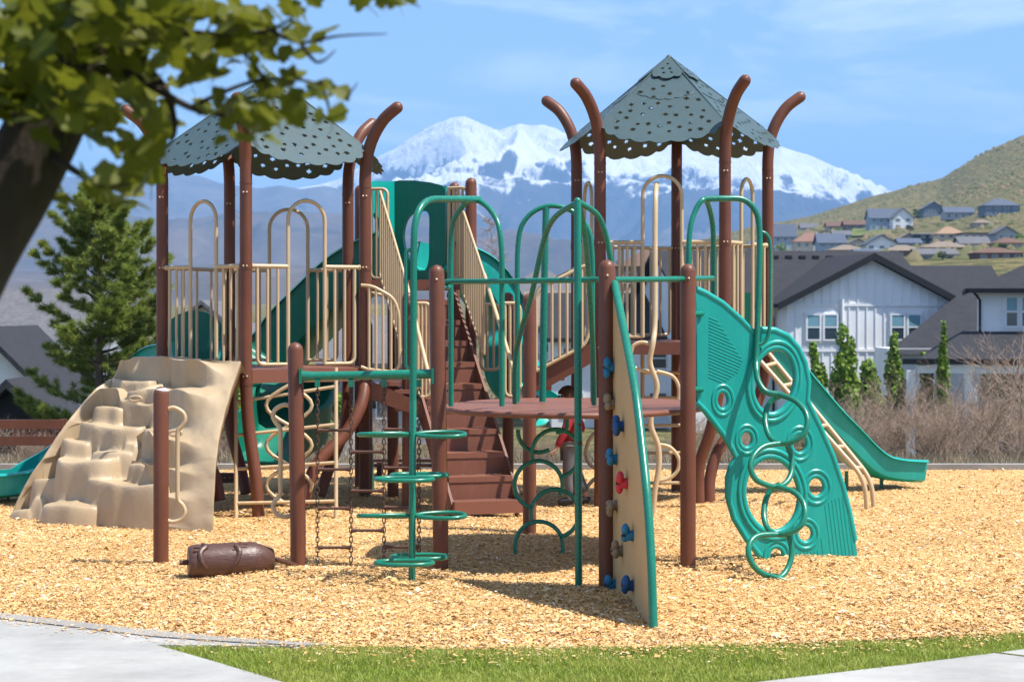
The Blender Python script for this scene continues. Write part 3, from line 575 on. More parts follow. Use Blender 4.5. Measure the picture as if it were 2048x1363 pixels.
# ---------------------------------------------------------------- raised platform with green guard rails
ZP = 1.175
PF = thing('raised_platform', 'brown pierced platform on domed posts ringed by green arched rails', 'platform', (gx(1150, 15.4), 15.4, 0))
ring = [(885, 15.3), (930, 14.85), (1010, 14.52), (1110, 14.34), (1215, 14.34), (1300, 14.6), (1375, 15.05), (1420, 15.6), (1427, 15.9), (1390, 16.4), (1320, 16.75), (1200, 16.9), (1050, 16.85), (960, 16.5), (900, 15.9)]
rp_ = [V(gx(p, d), d, ZP) for p, d in ring]
pd = MB().prism(rp_, (0, 0, -0.03)).build('deck', 'tread', PF)
MB().tube([p+V(0, 0, -0.018) for p in rp_], 0.022, 10, closed=True).build('rim', 'deck', pd, smooth='auto')
for px, D, ty, ln in ((881, 14.75, 529, -0.03), (1214, 13.75, 519, 0.0), (1376, 14.8, 527, 0.0), (1059, 17.2, 588, 0.0)):
    po = post(px, D, ty, PF, lean=ln)
    MB().ball(V(gx(px, D)+ln*0.9, D-PR, zz(ty, D)-0.11), 0.009, 8, 5).build('bolt', 'tan', po)
GR = 0.0205
def rail(lst, r=GR, parent=None, name='guard_rail', n=6, mat='green', seg=12): return MB().tube(spline(pts(lst), n), r, seg).build(name, mat, parent, smooth='auto')
rail([(902, 812, 15.1), (902, 640, 15.1), (902, 480, 15.1), (913, 430, 15.0), (945, 399, 14.85), (984, 424, 14.7), (1002, 482, 14.6), (1004, 640, 14.6), (1004, 812, 14.6)], parent=PF)
MB().tube(fillet(pts([(884, 560, 14.75), (882, 575, 14.9), (900, 575, 15.05), (889, 563, 15.0), (1010, 562, 14.55), (1200, 559, 13.95)]), 0.06), GR, 12).build('guard_rail', 'green', PF, smooth='auto')
rail([(1228, 559, 13.95), (1330, 558, 14.5), (1426, 556, 15.25)], parent=PF)
rail([(1157, 404, 13.85), (1112, 432, 14.1), (1088, 480, 14.4), (1063, 590, 14.7), (1037, 680, 15.0), (1030, 730, 15.1), (1030, 806, 15.2)], parent=PF)
rail([(1157, 404, 13.85), (1195, 430, 14.0), (1214, 480, 14.1), (1223, 540, 14.15), (1229, 640, 14.4), (1229, 806, 14.5)], parent=PF)
rail([(1157, 404, 13.85), (1170, 470, 14.1), (1178, 560, 14.4), (1186, 700, 14.8), (1188, 808, 15.0)], parent=PF)
rail([(1035, 803, 15.9), (1035, 640, 15.9), (1036, 490, 15.9), (1053, 436, 15.9), (1095, 412, 15.9), (1142, 421, 15.9), (1173, 452, 15.9), (1184, 505, 15.9), (1185, 640, 15.9), (1186, 803, 15.9)], parent=PF)
rail([(1092, 414, 15.9), (1088, 600, 15.9), (1085, 803, 15.9)], 0.027, PF, 'guard_post')
rail([(1378, 808, 15.0), (1378, 640, 15.0), (1378, 485, 15.0), (1389, 425, 15.05), (1410, 399, 15.1), (1424, 440, 15.3), (1427, 500, 15.4), (1427, 640, 15.5), (1427, 806, 15.6)], parent=PF)
FP = thing('pole', 'scuffed green pole rising from the mulch in front of the raised platform', 'pole', tuple(W(1157, 1172, 13.83)))
MB().tube(pts([(1157.5, 1178, 13.83), (1156, 800, 13.83), (1155, 402, 13.83)]), 0.026, 14, dome=True).build('shaft', 'green', FP, smooth='auto')
for y0, y1, in ((846, 851), (882, 889)): MB().tube(pts([(1157, y0, 13.83), (1157, y1, 13.83)]), 0.0268, 14).build('worn_band', 'darkbrown', FP)

# ---------------------------------------------------------------- climbing fin with holds
CW = thing('climbing_wall', 'tan climbing fin with coloured holds and a curved green edge rail', 'climbing wall', tuple(W(1305, 1250, 12.05)))
ca = V(gx(1228, 13.74), 13.74, 0); cb = V(gx(1306, 12.05), 12.05, 0); cd = (cb-ca).normalized(); cn = V(cd.y, -cd.x, 0); cn = cn if cn.x < 0 else -cn
def cs(px): k = (px-1024)/F; return (k*ca.y-ca.x)/(cd.x-k*cd.y)
def cpt(px, py): s = cs(px); p = ca+cd*s; return V(p.x, p.y, zz(py, p.y))
edge_ = spline([cpt(*p) for p in ((1229, 566), (1238, 610), (1254, 690), (1272, 790), (1285, 900), (1295, 1000), (1302.5, 1120), (1307, 1262))], 6)
poly = [ca+V(0, 0, -0.05), ca+V(0, 0, 2.0)]+edge_
MB().prism([p+cn*0.012 for p in poly], -cn*0.024).build('panel', 'tanpanel', CW)
MB().tube(edge_, 0.027, 14).build('edge_rail', 'green', CW, smooth='auto')
for px, py, mt, sd in ((1231, 734, 'blue', 1), (1232, 808, 'taupe', 2), (1250, 852, 'navy', 3), (1237, 918, 'blue', 4), (1258, 966, 'red', 5), (1237, 1010, 'taupe', 6), (1270, 1070, 'blue', 7), (1248, 1101, 'taupe', 8), (1234, 1168, 'blue', 9), (1270, 1170, 'navy', 10)):
    r_ = random.Random(sd); p = cpt(px, py); m = MB(); rotm = Matrix((cd, cn, V(0, 0, 1))).transposed()
    m.tube([p, p+cn*0.03, p+cn*0.058], [0.042, 0.034, 0.036], 14)
    for k in range(4):
        a = r_.uniform(0, 6.3)+k*1.57; m.ball(p+cn*0.06+cd*(0.036*math.cos(a))+V(0, 0, 0.042*math.sin(a)), (r_.uniform(.030, .042), 0.026, r_.uniform(.030, .045)), 12, 8, rotm)
    h_ = m.build('hold', mt, CW, smooth=True); MB().tube([p+cn*0.07, p+cn*0.089], 0.008, 8).build('bolt', 'darkbrown', h_)

# ---------------------------------------------------------------- ring climber, spinner pole, loop climber
RCL = thing('ring_climber', 'chain of green rings rising from the mulch under the platform', 'climber', tuple(W(1078, 1115, 15.4)))
for cx, cy, rr, D in ((1078, 1090, 48, 15.45), (1110, 1026, 48, 15.45), (1077, 969, 48, 15.45), (1112, 906, 48, 15.45), (1078, 862, 42, 15.5)):
    a0, a1 = (10, 175) if cx > 1100 else (105, 385)
    if cx > 1100: a0, a1 = 165, 440
    if cy == 862: a0, a1 = 60, 185
    MB().tube([W(cx+rr*math.cos(R(a0+(a1-a0)*k/32)), cy+rr*math.sin(R(a0+(a1-a0)*k/32)), D) for k in range(33)], 0.017, 10).build('ring', 'green', RCL, smooth='auto')
MB().tube(fillet(pts([(1134, 828, 15.45), (1134, 862, 15.45), (1112, 864, 15.45)]), 0.06), 0.017, 10).build('hanger', 'green', RCL, smooth='auto')
PC = thing('pod_climber', 'green pole climber with stacked petal loops beside the chain ladder', 'climber', tuple(W(824, 1166, 14.0)))
base_p = W(824, 1166, 14.0); base_p.z = 0
MB().tube(fillet(pts([(823.5, 1172, 14.0), (826, 800, 14.0), (828, 398, 14.0), (946, 398, 14.75)]), [0, 0, 0.30, 0], 10), 0.0245, 14).build('pole', 'green', PC, smooth='auto')
MB().tube(fillet(pts([(828, 500, 14.0), (812, 500, 14.0), (812, 735, 14.0), (827, 735, 14.0)]), 0.06), 0.014, 10).build('grip', 'green', PC, smooth='auto')
MB().tube(pts([(925, 399, 14.62), (958, 399, 14.83)]), 0.028, 12).build('sleeve', 'green', PC, smooth='auto')
def petal(z, ang):
    out = []
    for k in range(28):
        a = 2*math.pi*k/28; rr = 0.03+0.345*(1-math.cos(a))/2; wd = 0.125*math.sin(a)*(0.35+0.65*(1-math.cos(a))/2)
        out.append(base_p+V(rr*math.cos(ang)-wd*math.sin(ang), rr*math.sin(ang)+wd*math.cos(ang), z+0.012*math.sin(a)))
    return out
for z, angs in ((1.045, (4, 184)), (0.745, (70, 250)), (0.475, (4, 184)), (0.165, (70, 250))):
    for a in angs:
        if z in (1.045, 0.475): MB().tube(petal(z, R(a)), 0.0155, 10, closed=True).build('petal', 'green', PC, smooth='auto')
        else:
            c = base_p+V(0.045*(1 if a < 180 else -1), 0.17 if a < 180 else -0.17, z); 
            MB().tube([c+V(0.20*math.copysign(abs(math.cos(t))**0.8, math.cos(t)), 0.13*math.sin(t), 0) for t in (2*math.pi*k/28 for k in range(28))], 0.0155, 10, closed=True).build('petal', 'green', PC, smooth='auto')
LC = thing('loop_climber', 'green corkscrew loop climber in front of the teal panel', 'climber', tuple(W(1565, 1160, 14.2)))
def dl(y): return interp(y, [700, 1160], [15.1, 14.2])
main = [(1410, 398, 15.1), (1450, 397, 15.12), (1486, 399, 15.15), (1510, 420, 15.15), (1519, 460, 15.15), (1518, 560, 15.12), (1513, 700, 15.1)]
MB().tube(spline(pts(main+[(x, y, dl(y)) for x, y in ((1513, 742), (1518, 765), (1532, 783), (1556, 788))]), 6), 0.0235, 12).build('pole', 'green', LC, smooth='auto')
rail([(1521, 463, 15.15), (1534, 470, 15.15), (1541, 495, 15.15), (1541, 580, 15.12), (1540, 645, 15.1), (1532, 680, 15.1), (1514, 690, 15.1)], 0.014, LC, 'grip')
for i, lp in enumerate(([(1556, 788), (1587, 799), (1608, 819), (1615, 842), (1608, 866), (1587, 882), (1560, 886), (1540, 874), (1531, 847), (1533, 819), (1544, 800), (1562, 790)],
           [(1562, 886), (1528, 892), (1508, 910), (1501, 933), (1510, 956), (1528, 967), (1556, 973), (1576, 960), (1584, 936), (1582, 908), (1574, 888)],
           [(1554, 972), (1587, 983), (1606, 1004), (1610, 1029), (1601, 1051), (1578, 1065), (1556, 1068), (1537, 1058), (1528, 1033), (1531, 1001), (1542, 979), (1560, 968)],
           [(1558, 1068), (1519, 1070), (1501, 1083), (1497, 1106), (1506, 1129), (1524, 1145), (1556, 1155), (1574, 1138), (1584, 1106), (1578, 1070)])):
    MB().tube(spline([W(x, y, dl(y)-0.10*math.sin(math.pi*2*k/len(lp))) for k, (x, y) in enumerate(lp)], 5), 0.0215, 12).build('loop', 'green', LC, smooth='auto')
rail([(1540, 1150, 14.22), (1560, 1157, 14.2), (1584, 1164, 14.2)], 0.02, LC, 'foot')

# ---------------------------------------------------------------- teal moulded panel with round openings
TP = thing('climbing_panel', 'leaning teal plastic panel pierced by round holes of several sizes', 'climbing panel', tuple(W(1600, 1125, 15.2)))
TD = ((1393, 15.0), (1716, 15.4))
ol = [(1392, 578), (1412, 587), (1445, 607), (1480, 638), (1505, 664), (1522, 659), (1548, 660), (1575, 672), (1595, 695), (1609, 725), (1616, 762), (1613, 800), (1640, 855), (1664, 910), (1684, 970), (1698, 1025), (1709, 1080), (1716, 1135), (1660, 1135), (1560, 1140), (1520, 1110), (1492, 1075), (1468, 1035), (1456, 992), (1456, 955), (1464, 928), (1473, 916), (1466, 900), (1450, 872), (1428, 843), (1410, 820), (1393, 803)]
big1 = (1547, 762, 43, 66, 8); big2 = (1543, 988, 55, 74, -6)
small = [(1444, 800, 12.5, 18, 0), (1492, 878, 13, 17, 0), (1598, 886, 15.5, 20, 0), (1631, 973, 16.5, 20, 0), (1609, 1066, 15.5, 18, 0), (1552, 1112, 15, 19, 0)]
def pell(e, k=1.0, n=32): return ell(e[0], e[1], e[2]*k, e[3]*k, e[4], n)
tp, tpf = pixplate(ol, [pell(e) for e in [big1, big2]+small], TD, 0.035, TP, 'sheet', 'teal')
MB().tube([tpf(*p) for p in ol[:17]], 0.026, 10).build('outer_rim', 'teal', TP, smooth='auto')
MB().tube([tpf(*p) for p in ol[20:]], 0.026, 10).build('outer_rim', 'teal', TP, smooth='auto')
for e in [big1, big2]:
    MB().tube([tpf(*p) for p in pell(e, 1.04)], 0.028, 12, closed=True).build('hole_rim', 'teal', TP, smooth='auto')
    MB().tube([tpf(p[0], p[1], 0.012) for p in pell(e, 1.20)], 0.020, 10, closed=True).build('raised_ring', 'teal', TP, smooth='auto')
for e in small:
    MB().tube([tpf(*p) for p in pell(e, 1.12, 24)], 0.022, 10, closed=True).build('hole_rim', 'teal', TP, smooth='auto')
    MB().tube([tpf(p[0], p[1], 0.010) for p in pell(e, 1.65, 24) if 1395 < p[0] < 1705], 0.016, 8, closed=True).build('raised_ring', 'teal', TP, smooth='auto')
for k in range(19):
    y = 634+k*6.6; x1 = interp(y, [634, 690, 720, 760], [1434, 1484, 1474, 1440]); MB().tube([tpf(1416, y, 0.014), tpf(max(1424, x1), y+(x1-1416)*0.42, 0.014)], 0.0075, 6).build('rib', 'teal', TP)
for k in range(15):
    x = 1592+k*7.0; y0 = interp(x, [1592, 1625, 1660, 1692], [1100, 1030, 998, 985]) ; y0 = max(y0, interp(x, [1592, 1640, 1644, 1700], [1102, 1100, 1005, 985])); y1 = min(1125, 1112+k*0.8)
    MB().tube([tpf(x, y0, 0.014), tpf(x+(y1-y0)*0.13, y1+6, 0.014)], 0.0075, 6).build('rib', 'teal', TP)
for y in (627, 778):
    MB().tube([W(1378, y, 14.85), tpf(1402, y, 0.02)], 0.02, 10).build('bracket', 'green', TP)

# ---------------------------------------------------------------- tan ladders and spiral pole
def ladder(label, L0, L1, R0, R1, n, r, hook=None):
    t = thing('ladder', label, 'ladder', tuple(Vector(W(*L1))))
    for a, b in ((L0, L1), (R0, R1)):
        path = pts([a, b])
        if hook: path = fillet([path[0], path[1], path[1]+V(0.03, 0, -0.30)], 0.22)
        MB().tube(path, r, 12).build('rail', 'tan', t, smooth='auto')
    for k in range(n):
        f = (k+0.5)/n; a = W(*L0).lerp(W(*L1), f); b = W(*R0).lerp(W(*R1), f); MB().tube([a, b], r*0.85, 10).build('rung', 'tan', t, smooth='auto')
    return t
ladder('sloping tan ladder leaning out between the teal panel and the green slide', (1512, 712, 19.9), (1728, 955, 19.3), (1536, 705, 20.3), (1742, 957, 19.6), 6, 0.024, True)
lt = ladder('wide tan bar ladder under the deck beside the rock climber', (472, 770, 18.75), (472, 1040, 18.4), (672, 735, 18.75), (672, 1040, 18.4), 4, 0.019)
for ph in (0, math.pi):
    MB().tube([W(578+46*math.sin(k/24*math.pi*3+ph), 770+k/24*240, 18.7) for k in range(25)], 0.018, 10).build('wavy_rail', 'tan', lt, smooth='auto')
sp_ = thing('spiral_pole', 'twisted tan climbing pole with half loops under the right tower', 'climber', tuple(W(1305, 1030, 18.7)))
MB().tube(spline(pts([(1306, 1034, 18.7), (1310, 980, 18.7), (1318, 930, 18.7), (1316, 890, 18.7), (1302, 850, 18.7), (1306, 810, 18.7), (1314, 770, 18.7), (1300, 725, 18.7), (1306, 685, 18.7), (1310, 640, 18.8), (1310, 500, 18.9), (1311, 400, 19.0), (1313, 368, 19.2)]), 6), 0.026, 12).build('pole', 'tan', sp_, smooth='auto')
for lp in ([(1316, 888), (1340, 894), (1357, 915), (1356, 938), (1340, 955), (1314, 962)], [(1314, 742), (1345, 752), (1358, 775), (1357, 800)], [(1306, 690), (1285, 684), (1268, 690), (1262, 705)], [(1314, 745), (1285, 740), (1270, 735)]):
    MB().tube(spline([W(x, y, 18.75) for x, y in lp], 6), 0.018, 10).build('loop', 'tan', sp_, smooth='auto')
tr_ = thing('bar_steps', 'stack of tan horizontal bars under the back of the right tower', 'climber', tuple(W(1330, 1000, 21.3)))
for px in (1285, 1386): MB().tube([V(gx(px, 21.0), 21.0, -0.05), V(gx(px, 21.0), 21.0, 1.55)], 0.022, 10).build('upright', 'tan', tr_, smooth='auto')
for y in (745, 795, 850, 905, 965): MB().tube(pts([(1285, y, 21.0), (1386, y, 21.0)]), 0.018, 8).build('rung', 'tan', tr_, smooth='auto')
la = thing('loop_climber', 'tan arching loops on the mulch behind the child', 'climber', tuple(W(1185, 1000, 20.2)))
for lp in ([(1212, 858), (1185, 870), (1172, 900), (1178, 925), (1196, 938), (1212, 940)], [(1212, 950), (1190, 957), (1174, 975), (1170, 1000), (1172, 1012)], [(1196, 938), (1196, 955)]):
    MB().tube(spline([W(x, y, 20.2) for x, y in lp], 6), 0.02, 10).build('loop', 'tan', la, smooth='auto')
tp2 = thing('stepping_post', 'pale tan upright post standing right of the stairs', 'post', tuple(W(1064, 1030, 18.0)))
MB().tube(spline(pts([(1065, 1035, 18.0), (1066, 960, 18.0), (1064, 900, 18.0), (1065, 845, 18.0)]), 6), [0.024]*19, 12, dome=True).build('shaft', 'tan', tp2, smooth='auto')

# ---------------------------------------------------------------- log roll, its posts and grips, chain ladder
LR = thing('log_roll', 'brown carved log roller on an axle between two domed posts', 'log roll', tuple(W(460, 1155, 14.4)))
l0, l1 = W(376, 1124, 14.25), W(548, 1118, 14.4); ld = (l1-l0).normalized(); LL = (l1-l0).length
n = NB('carved_log'); vv = n.pos((4, 30, 30)); gg = n.noise(vv, 3, 5, 0.6); n.set(Base_Color=n.ramp(gg, [(0.3, (0.055, 0.026, 0.019)), (0.7, (0.115, 0.052, 0.036))]), Roughness=0.38, Specular_IOR_Level=0.5); n.bump(gg, 0.5, 0.006); M['log'] = n.m
MB().tube([l0+ld*(LL*t) for t in (0, .004, .03, .08, .3, .5, .76, .78, .985, 1.0)], [0.095, .108, .122, .127, .131, .133, .134, .130, .080, .065], 26).build('drum', 'log', LR, smooth='auto')
MB().tube([l0-ld*0.06, l1+ld*0.02, W(592, 1130, 14.75)], 0.018, 10).build('axle', 'darkbrown', LR, smooth='auto')
side_ = ld.cross(V(0, 0, 1)).normalized()
def on_log(t, a, r=0.134): c = l0+ld*(LL*t); return c+(V(0, 0, 1)*math.cos(a)+V(0, -1, 0)*math.sin(a))*r
for t0, sg in ((0.17, 1), (0.62, -1)):
    MB().tube(spline([on_log(t0, 0.15, .130), on_log(t0+.05*sg, 0.5, .134), on_log(t0, 0.95, .134), on_log(t0+.03*sg, 1.5, .134), on_log(t0+.08*sg, 1.8, .132)], 5), [0.012+0.008*math.sin(k/20*math.pi) for k in range(21)], 8).build('carving', 'log', LR, smooth='auto')
    for k in range(4): MB().tube([on_log(t0, 0.45+k*0.12, .13), on_log(t0+0.08*(-1)**k, 0.4+k*0.14, .134)], 0.007, 6).build('carving', 'log', LR, smooth='auto')
def d_grip(px, y0, y1, D, sg, parent):
    MB().tube(spline(pts([(px, y0, D), (px+sg*14, y0-3, D), (px+sg*31, y0+6, D), (px+sg*36, y0+20, D), (px+sg*30, y0+33, D), (px+sg*22, y0+44, D), (px+sg*21, y0+70, D), (px+sg*21, y1-70, D), (px+sg*22, y1-42, D), (px+sg*31, y1-31, D), (px+sg*36, y1-17, D), (px+sg*28, y1-2, D), (px+sg*12, y1+3, D), (px, y1, D)]), 5), 0.017, 10).build('grip', 'tan', parent, smooth='auto')
gp = thing('grip_post', 'domed brown post with a white-flecked cap and tan grip, by the log roller', 'post', tuple(W(322, 1128, 15.0)))
post(322, 15.0, 772, gp); d_grip(334, 818, 1040, 15.0, 1, gp)
MB().ball(W(323, 777, 15.0)+V(0, 0, -0.014), (PR*0.9, PR*0.9, 0.026), 14, 8).build('cap_marking', plain('bird_white', (0.62, 0.62, 0.64), 0.7), gp, smooth=True)
CL = thing('chain_ladder', 'brown chain and rung ladder hung from a green beam on a domed post', 'chain ladder', tuple(W(597, 1135, 14.8)))
post(596, 14.82, 684, CL, lean=-0.02); d_grip(582, 812, 1030, 14.9, -1, CL)
bm_ = MB().tube(pts([(601, 752, 14.8), (625, 752, 14.8), (730, 750, 14.78), (868, 747, 14.75)]), [0.043, 0.034, 0.032, 0.036], 14).build('beam', 'green', CL, smooth='auto')
for px, D in ((602, 14.8), (866, 14.75)): MB().box(W(px, 751, D), (0.02, 0.11, 0.115)).build('flange', 'green', bm_)
def chain(px, y0, y1, D, parent):
    m = MB(); a = W(px, y0, D); b = W(px, y1, D); nl = int((a-b).length/0.036)
    for k in range(nl):
        c = a.lerp(b, (k+0.5)/nl); ax = V(1, 0, 0) if k % 2 else V(0, 1, 0); h = 0.0245; r_ = 0.0115
        loop = [c+ax*(r_*math.cos(t))+V(0, 0, (h-r_)*(1 if math.sin(t) >= 0 else -1)+r_*math.sin(t)) for t in (2*math.pi*(j+0.5)/8 for j in range(8))]
        m.tube(loop, 0.0042, 5, closed=True)
    m.build('chain', 'chain', parent, smooth=True)
CX = (635, 702, 768, 838)
for px in CX:
    MB().box(W(px, 766, 14.78), (0.035, 0.05, 0.055)).build('lug', 'green', bm_); chain(px, 770, 1132, 14.78, CL)
for a, b, ys in ((635, 702, (860, 938, 1016, 1094)), (702, 768, (903, 981, 1060)), (768, 838, (858, 935, 1014, 1093))):
    for y in ys:
        p0, p1 = W(a, y, 14.78), W(b, y, 14.78); MB().tube([p0.lerp(p1, t) for t in (0, .08, .2, .5, .8, .92, 1)], [.017, .016, .011, .010, .011, .016, .017], 10).build('rung', 'darkbrown', CL, smooth='auto')
bn = thing('bench', 'low brown slatted bench seen behind the climbers', 'bench', tuple(W(830, 945, 23.3)))
for y in (920, 930): MB().bar(W(742, y, 23.3), W(888, y, 23.3), 0.12, 0.035).build('slat', 'darkbrown', bn)
for px in (760, 870): MB().box(V(gx(px, 23.3), 23.3, 0.06), (0.06, 0.3, 0.2)).build('leg', 'darkbrown', bn)
bd = thing('border_board', 'dark brown border board with bolts behind the rock climber', 'board', tuple(W(455, 962, 22.5)))
MB().bar(W(424, 958, 22.4), W(468, 958, 22.4), 0.05, 0.15).build('plank', 'darkbrown', bd)
for px in (449, 460): MB().ball(W(px, 955, 22.37), 0.012, 8, 5).build('bolt', 'taupe', bd)
# ================================================================ GROUND OF THE PARK
EDGE_PX = [-900, -200, 0, 150, 300, 450, 600, 700, 1000, 1300, 1500, 1700, 2048, 2300, 2900]
EDGE_Y = [1120, 1205, 1228, 1245, 1262, 1276, 1287, 1291, 1294, 1293, 1287, 1278, 1262, 1250, 1222]
def edge_D(px): return F*CAM_H/(np.interp(px, EDGE_PX, EDGE_Y)-HZ)
D_FAR = 24.1
MOUNDS = [(gx(x_, d_), d_, h_, r_) for x_, d_, h_, r_ in ((1640, 15.0, 0.05, 0.5), (1270, 12.9, 0.04, 0.45), (1080, 15.5, 0.04, 0.35), (960, 17.9, 0.05, 0.5), (560, 14.3, 0.03, 0.5), (340, 14.9, 0.02, 0.4), (740, 14.2, 0.03, 0.5), (1400, 14.9, 0.03, 0.3), (1000, 12.4, 0.02, 0.6))]
def ground_z(x, y):
    z = 0.022*fbm(x*0.9, y*0.9, 4)+0.010*fbm(x*4.2, y*4.2, 3)
    for mx_, my_, h_, r_ in MOUNDS: z = z+h_*np.exp(-((x-mx_)**2+(y-my_)**2)/(r_*r_))
    px = x/y*F+1024; k = np.clip((y-edge_D(px))/0.4, 0, 1); k2 = np.clip((D_FAR-y)/0.4, 0, 1)
    return z*k*k2-0.012*(1-k)
px = np.linspace(-700, 2750, 420); t = np.linspace(0, 1, 260); P_, T_ = np.meshgrid(px, t, indexing='ij'); e_ = edge_D(P_); Dg = e_+(D_FAR-e_)*T_; Xg = (P_-1024)/F*Dg
n = NB('wood_mulch'); v = n.pos(); vo = n.add('ShaderNodeTexVoronoi'); vo.inputs['Scale'].default_value = 55; st_ = n.pos((1, 2.2, 1)); n.link(st_, vo.inputs['Vector'])
cl_ = n.add('ShaderNodeSeparateColor'); n.link(vo.outputs['Color'], cl_.inputs[0])
cc = n.ramp(cl_.outputs[0], [(0.05, (0.36, 0.185, 0.065)), (0.35, (0.58, 0.345, 0.13)), (0.75, (0.70, 0.45, 0.195)), (1.0, (0.78, 0.58, 0.32))])
pt = n.ramp(n.noise(v, 1.1, 4, 0.6), [(0.35, (0.86, 0.84, 0.80)), (0.65, (1, 1, 1))]); n.set(Base_Color=n.mix(1.0, cc, pt, 'MULTIPLY'), Roughness=0.9, Specular_IOR_Level=0.15); n.bump(vo.outputs['Distance'], 0.7, 0.012); M['mulch'] = n.m
mo_ = link('mulch_ground', grid_mesh(Xg, Dg, ground_z(Xg, Dg)), 'mulch'); mo_['kind'] = 'structure'
# loose shavings
NCH = 560000
u = rng.random(NCH); pxs = rng.uniform(-480, 2740, NCH); near = edge_D(pxs); Ds = near+(D_FAR-0.05-near)*u**1.3
stray = rng.random(NCH) < 0.009; Ds = np.where(stray, near-np.abs(rng.normal(0, 0.24, NCH)), Ds)
xs = (pxs-1024)/F*Ds; zs = ground_z(xs, Ds)
ln_ = rng.gamma(1.8, 0.0062, NCH)+0.0055; wd_ = ln_*rng.uniform(0.2, 0.6, NCH); yaw = rng.uniform(0, 2*math.pi, NCH); tl = rng.normal(0, 0.20, NCH); rl = rng.normal(0, 0.28, NCH)
tl = np.where(stray, 0, tl); rl = np.where(stray, 0, rl)
dx = np.stack([np.cos(yaw)*np.cos(tl), np.sin(yaw)*np.cos(tl), np.sin(tl)], 1); sx = np.stack([-np.sin(yaw)*np.cos(rl), np.cos(yaw)*np.cos(rl), np.sin(rl)], 1)
c_ = np.stack([xs, Ds, zs+0.004+rng.uniform(0, 0.009, NCH)+np.abs(np.sin(tl))*ln_*0.3], 1); c_[stray, 2] = 0.012
A_ = dx*(ln_/2)[:, None]; B_ = sx*(wd_/2)[:, None]; tp_ = rng.uniform(0.25, 1, NCH)[:, None]; bend = np.cross(dx, sx)*(ln_*rng.uniform(-0.12, 0.2, NCH))[:, None]
vv = np.stack([c_-A_-B_*tp_, c_-B_+bend, c_+A_-B_*rng.uniform(0.2, 1, NCH)[:, None], c_+A_+B_*tp_, c_+B_+bend, c_-A_+B_], 1).reshape(-1, 3)
i0 = np.arange(NCH)*6; qs = np.concatenate([np.stack([i0, i0+1, i0+4, i0+5], 1), np.stack([i0+1, i0+2, i0+3, i0+4], 1)])
n = NB('wood_shaving'); gi = n.add('ShaderNodeNewGeometry')
cc = n.ramp(gi.outputs['Random Per Island'], [(0.0, (0.30, 0.15, 0.055)), (0.08, (0.52, 0.30, 0.115)), (0.30, (0.64, 0.385, 0.15)), (0.65, (0.72, 0.465, 0.205)), (0.88, (0.78, 0.58, 0.32)), (0.95, (0.58, 0.50, 0.40)), (1.0, (0.86, 0.76, 0.58))])
tn = n.ramp(n.noise(n.pos(), 0.8, 6, 0.65), [(0.30, (0.80, 0.74, 0.66)), (0.5, (1, 0.98, 0.95)), (0.7, (1.06, 1.05, 1.04))]); n.set(Base_Color=n.mix(1.0, cc, tn, 'MULTIPLY'), Roughness=0.8, Specular_IOR_Level=0.2); M['chip'] = n.m
ch = link('wood_shavings', fast_mesh(vv, qs), 'chip'); ch['kind'] = 'stuff'

# lawn, pavements and kerbs
def conc(name, col):
    n = NB(name); v = n.pos(); a = n.noise(v, 1.4, 9, 0.7); b = n.noise(v, 40, 4, 0.7); c = n.noise(n.pos((1, 4, 1)), 1.6, 5, 0.65)
    x = n.ramp(a, [(0.35, tuple(k*0.72 for k in col)), (0.62, col)]); x = n.mix(n.ramp(c, [(0.48, (0, 0, 0)), (0.72, (0.5, 0.5, 0.5))]), x, (0.27, 0.255, 0.23))
    x = n.mix(n.ramp(b, [(0.62, (0, 0, 0)), (0.75, (0.35, 0.35, 0.35))]), x, (0.34, 0.33, 0.31)); n.set(Base_Color=x, Roughness=0.85, Specular_IOR_Level=0.25); n.bump(b, 0.25, 0.004); return n.m
M['conc'] = conc('pale_concrete', (0.38, 0.375, 0.355)); M['kerb'] = conc('kerb_concrete', (0.30, 0.29, 0.27))
M['soil'] = plain('lawn_soil', (0.15, 0.17, 0.045), 0.95, 0.1, 0.3, 9)
MB().add([(-14, 2, -0.03), (14, 2, -0.03), (14, 12.6, -0.03), (-14, 12.6, -0.03)], [(0, 1, 2, 3)]).build('lawn', 'soil', kind='structure')
def gp_(px, y, z=0.0): D = F*CAM_H/(y-HZ); return V(gx(px, D), D, z)
def sheet_slab(name, poly, z, th, mat, **k): return MB().prism([gp_(*p, z) for p in poly], (0, 0, -th)).build(name, mat, **k)
GL = [(655, 1292.5), (560, 1292), (430, 1291.5), (312, 1290)]        # tip of the lawn between kerb and walk
kerb_in = [(p, float(np.interp(p, EDGE_PX, EDGE_Y))) for p in (-900, -200, 0, 150, 300, 450, 600, 655)]
kerb_out = [(p, y+interp(p, [-900, 0, 300, 600, 655], [9, 10, 12, 5.5, 1.5])) for p, y in kerb_in]
sheet_slab('kerb', kerb_in+kerb_out[::-1], 0.012, 0.12, 'kerb', kind='structure')
walkL = [(p, y+0.9) for p, y in kerb_out[:-1]]+GL[1:]+[(430, 1324), (560, 1363), (760, 1430), (1000, 1540), (1200, 1800), (-900, 1800)]
sheet_slab('pavement', walkL, 0.006, 0.10, 'conc', kind='structure')
sheet_slab('pavement', [(900, 1440), (1300, 1392), (1530, 1363), (1800, 1331), (2048, 1299), (2400, 1256), (2600, 1233), (2600, 1800), (1500, 1800), (900, 1700)], 0.006, 0.10, 'conc', kind='structure')
sheet_slab('joint', [(1985, 1306.2), (1990, 1305.6), (2220, 1334), (2215, 1335)], 0.0105, 0.003, 'soil', kind='structure')
MB().box(V(0, D_FAR+0.09, -0.02), (30, 0.17, 0.17)).build('far_kerb', 'kerb', kind='structure')
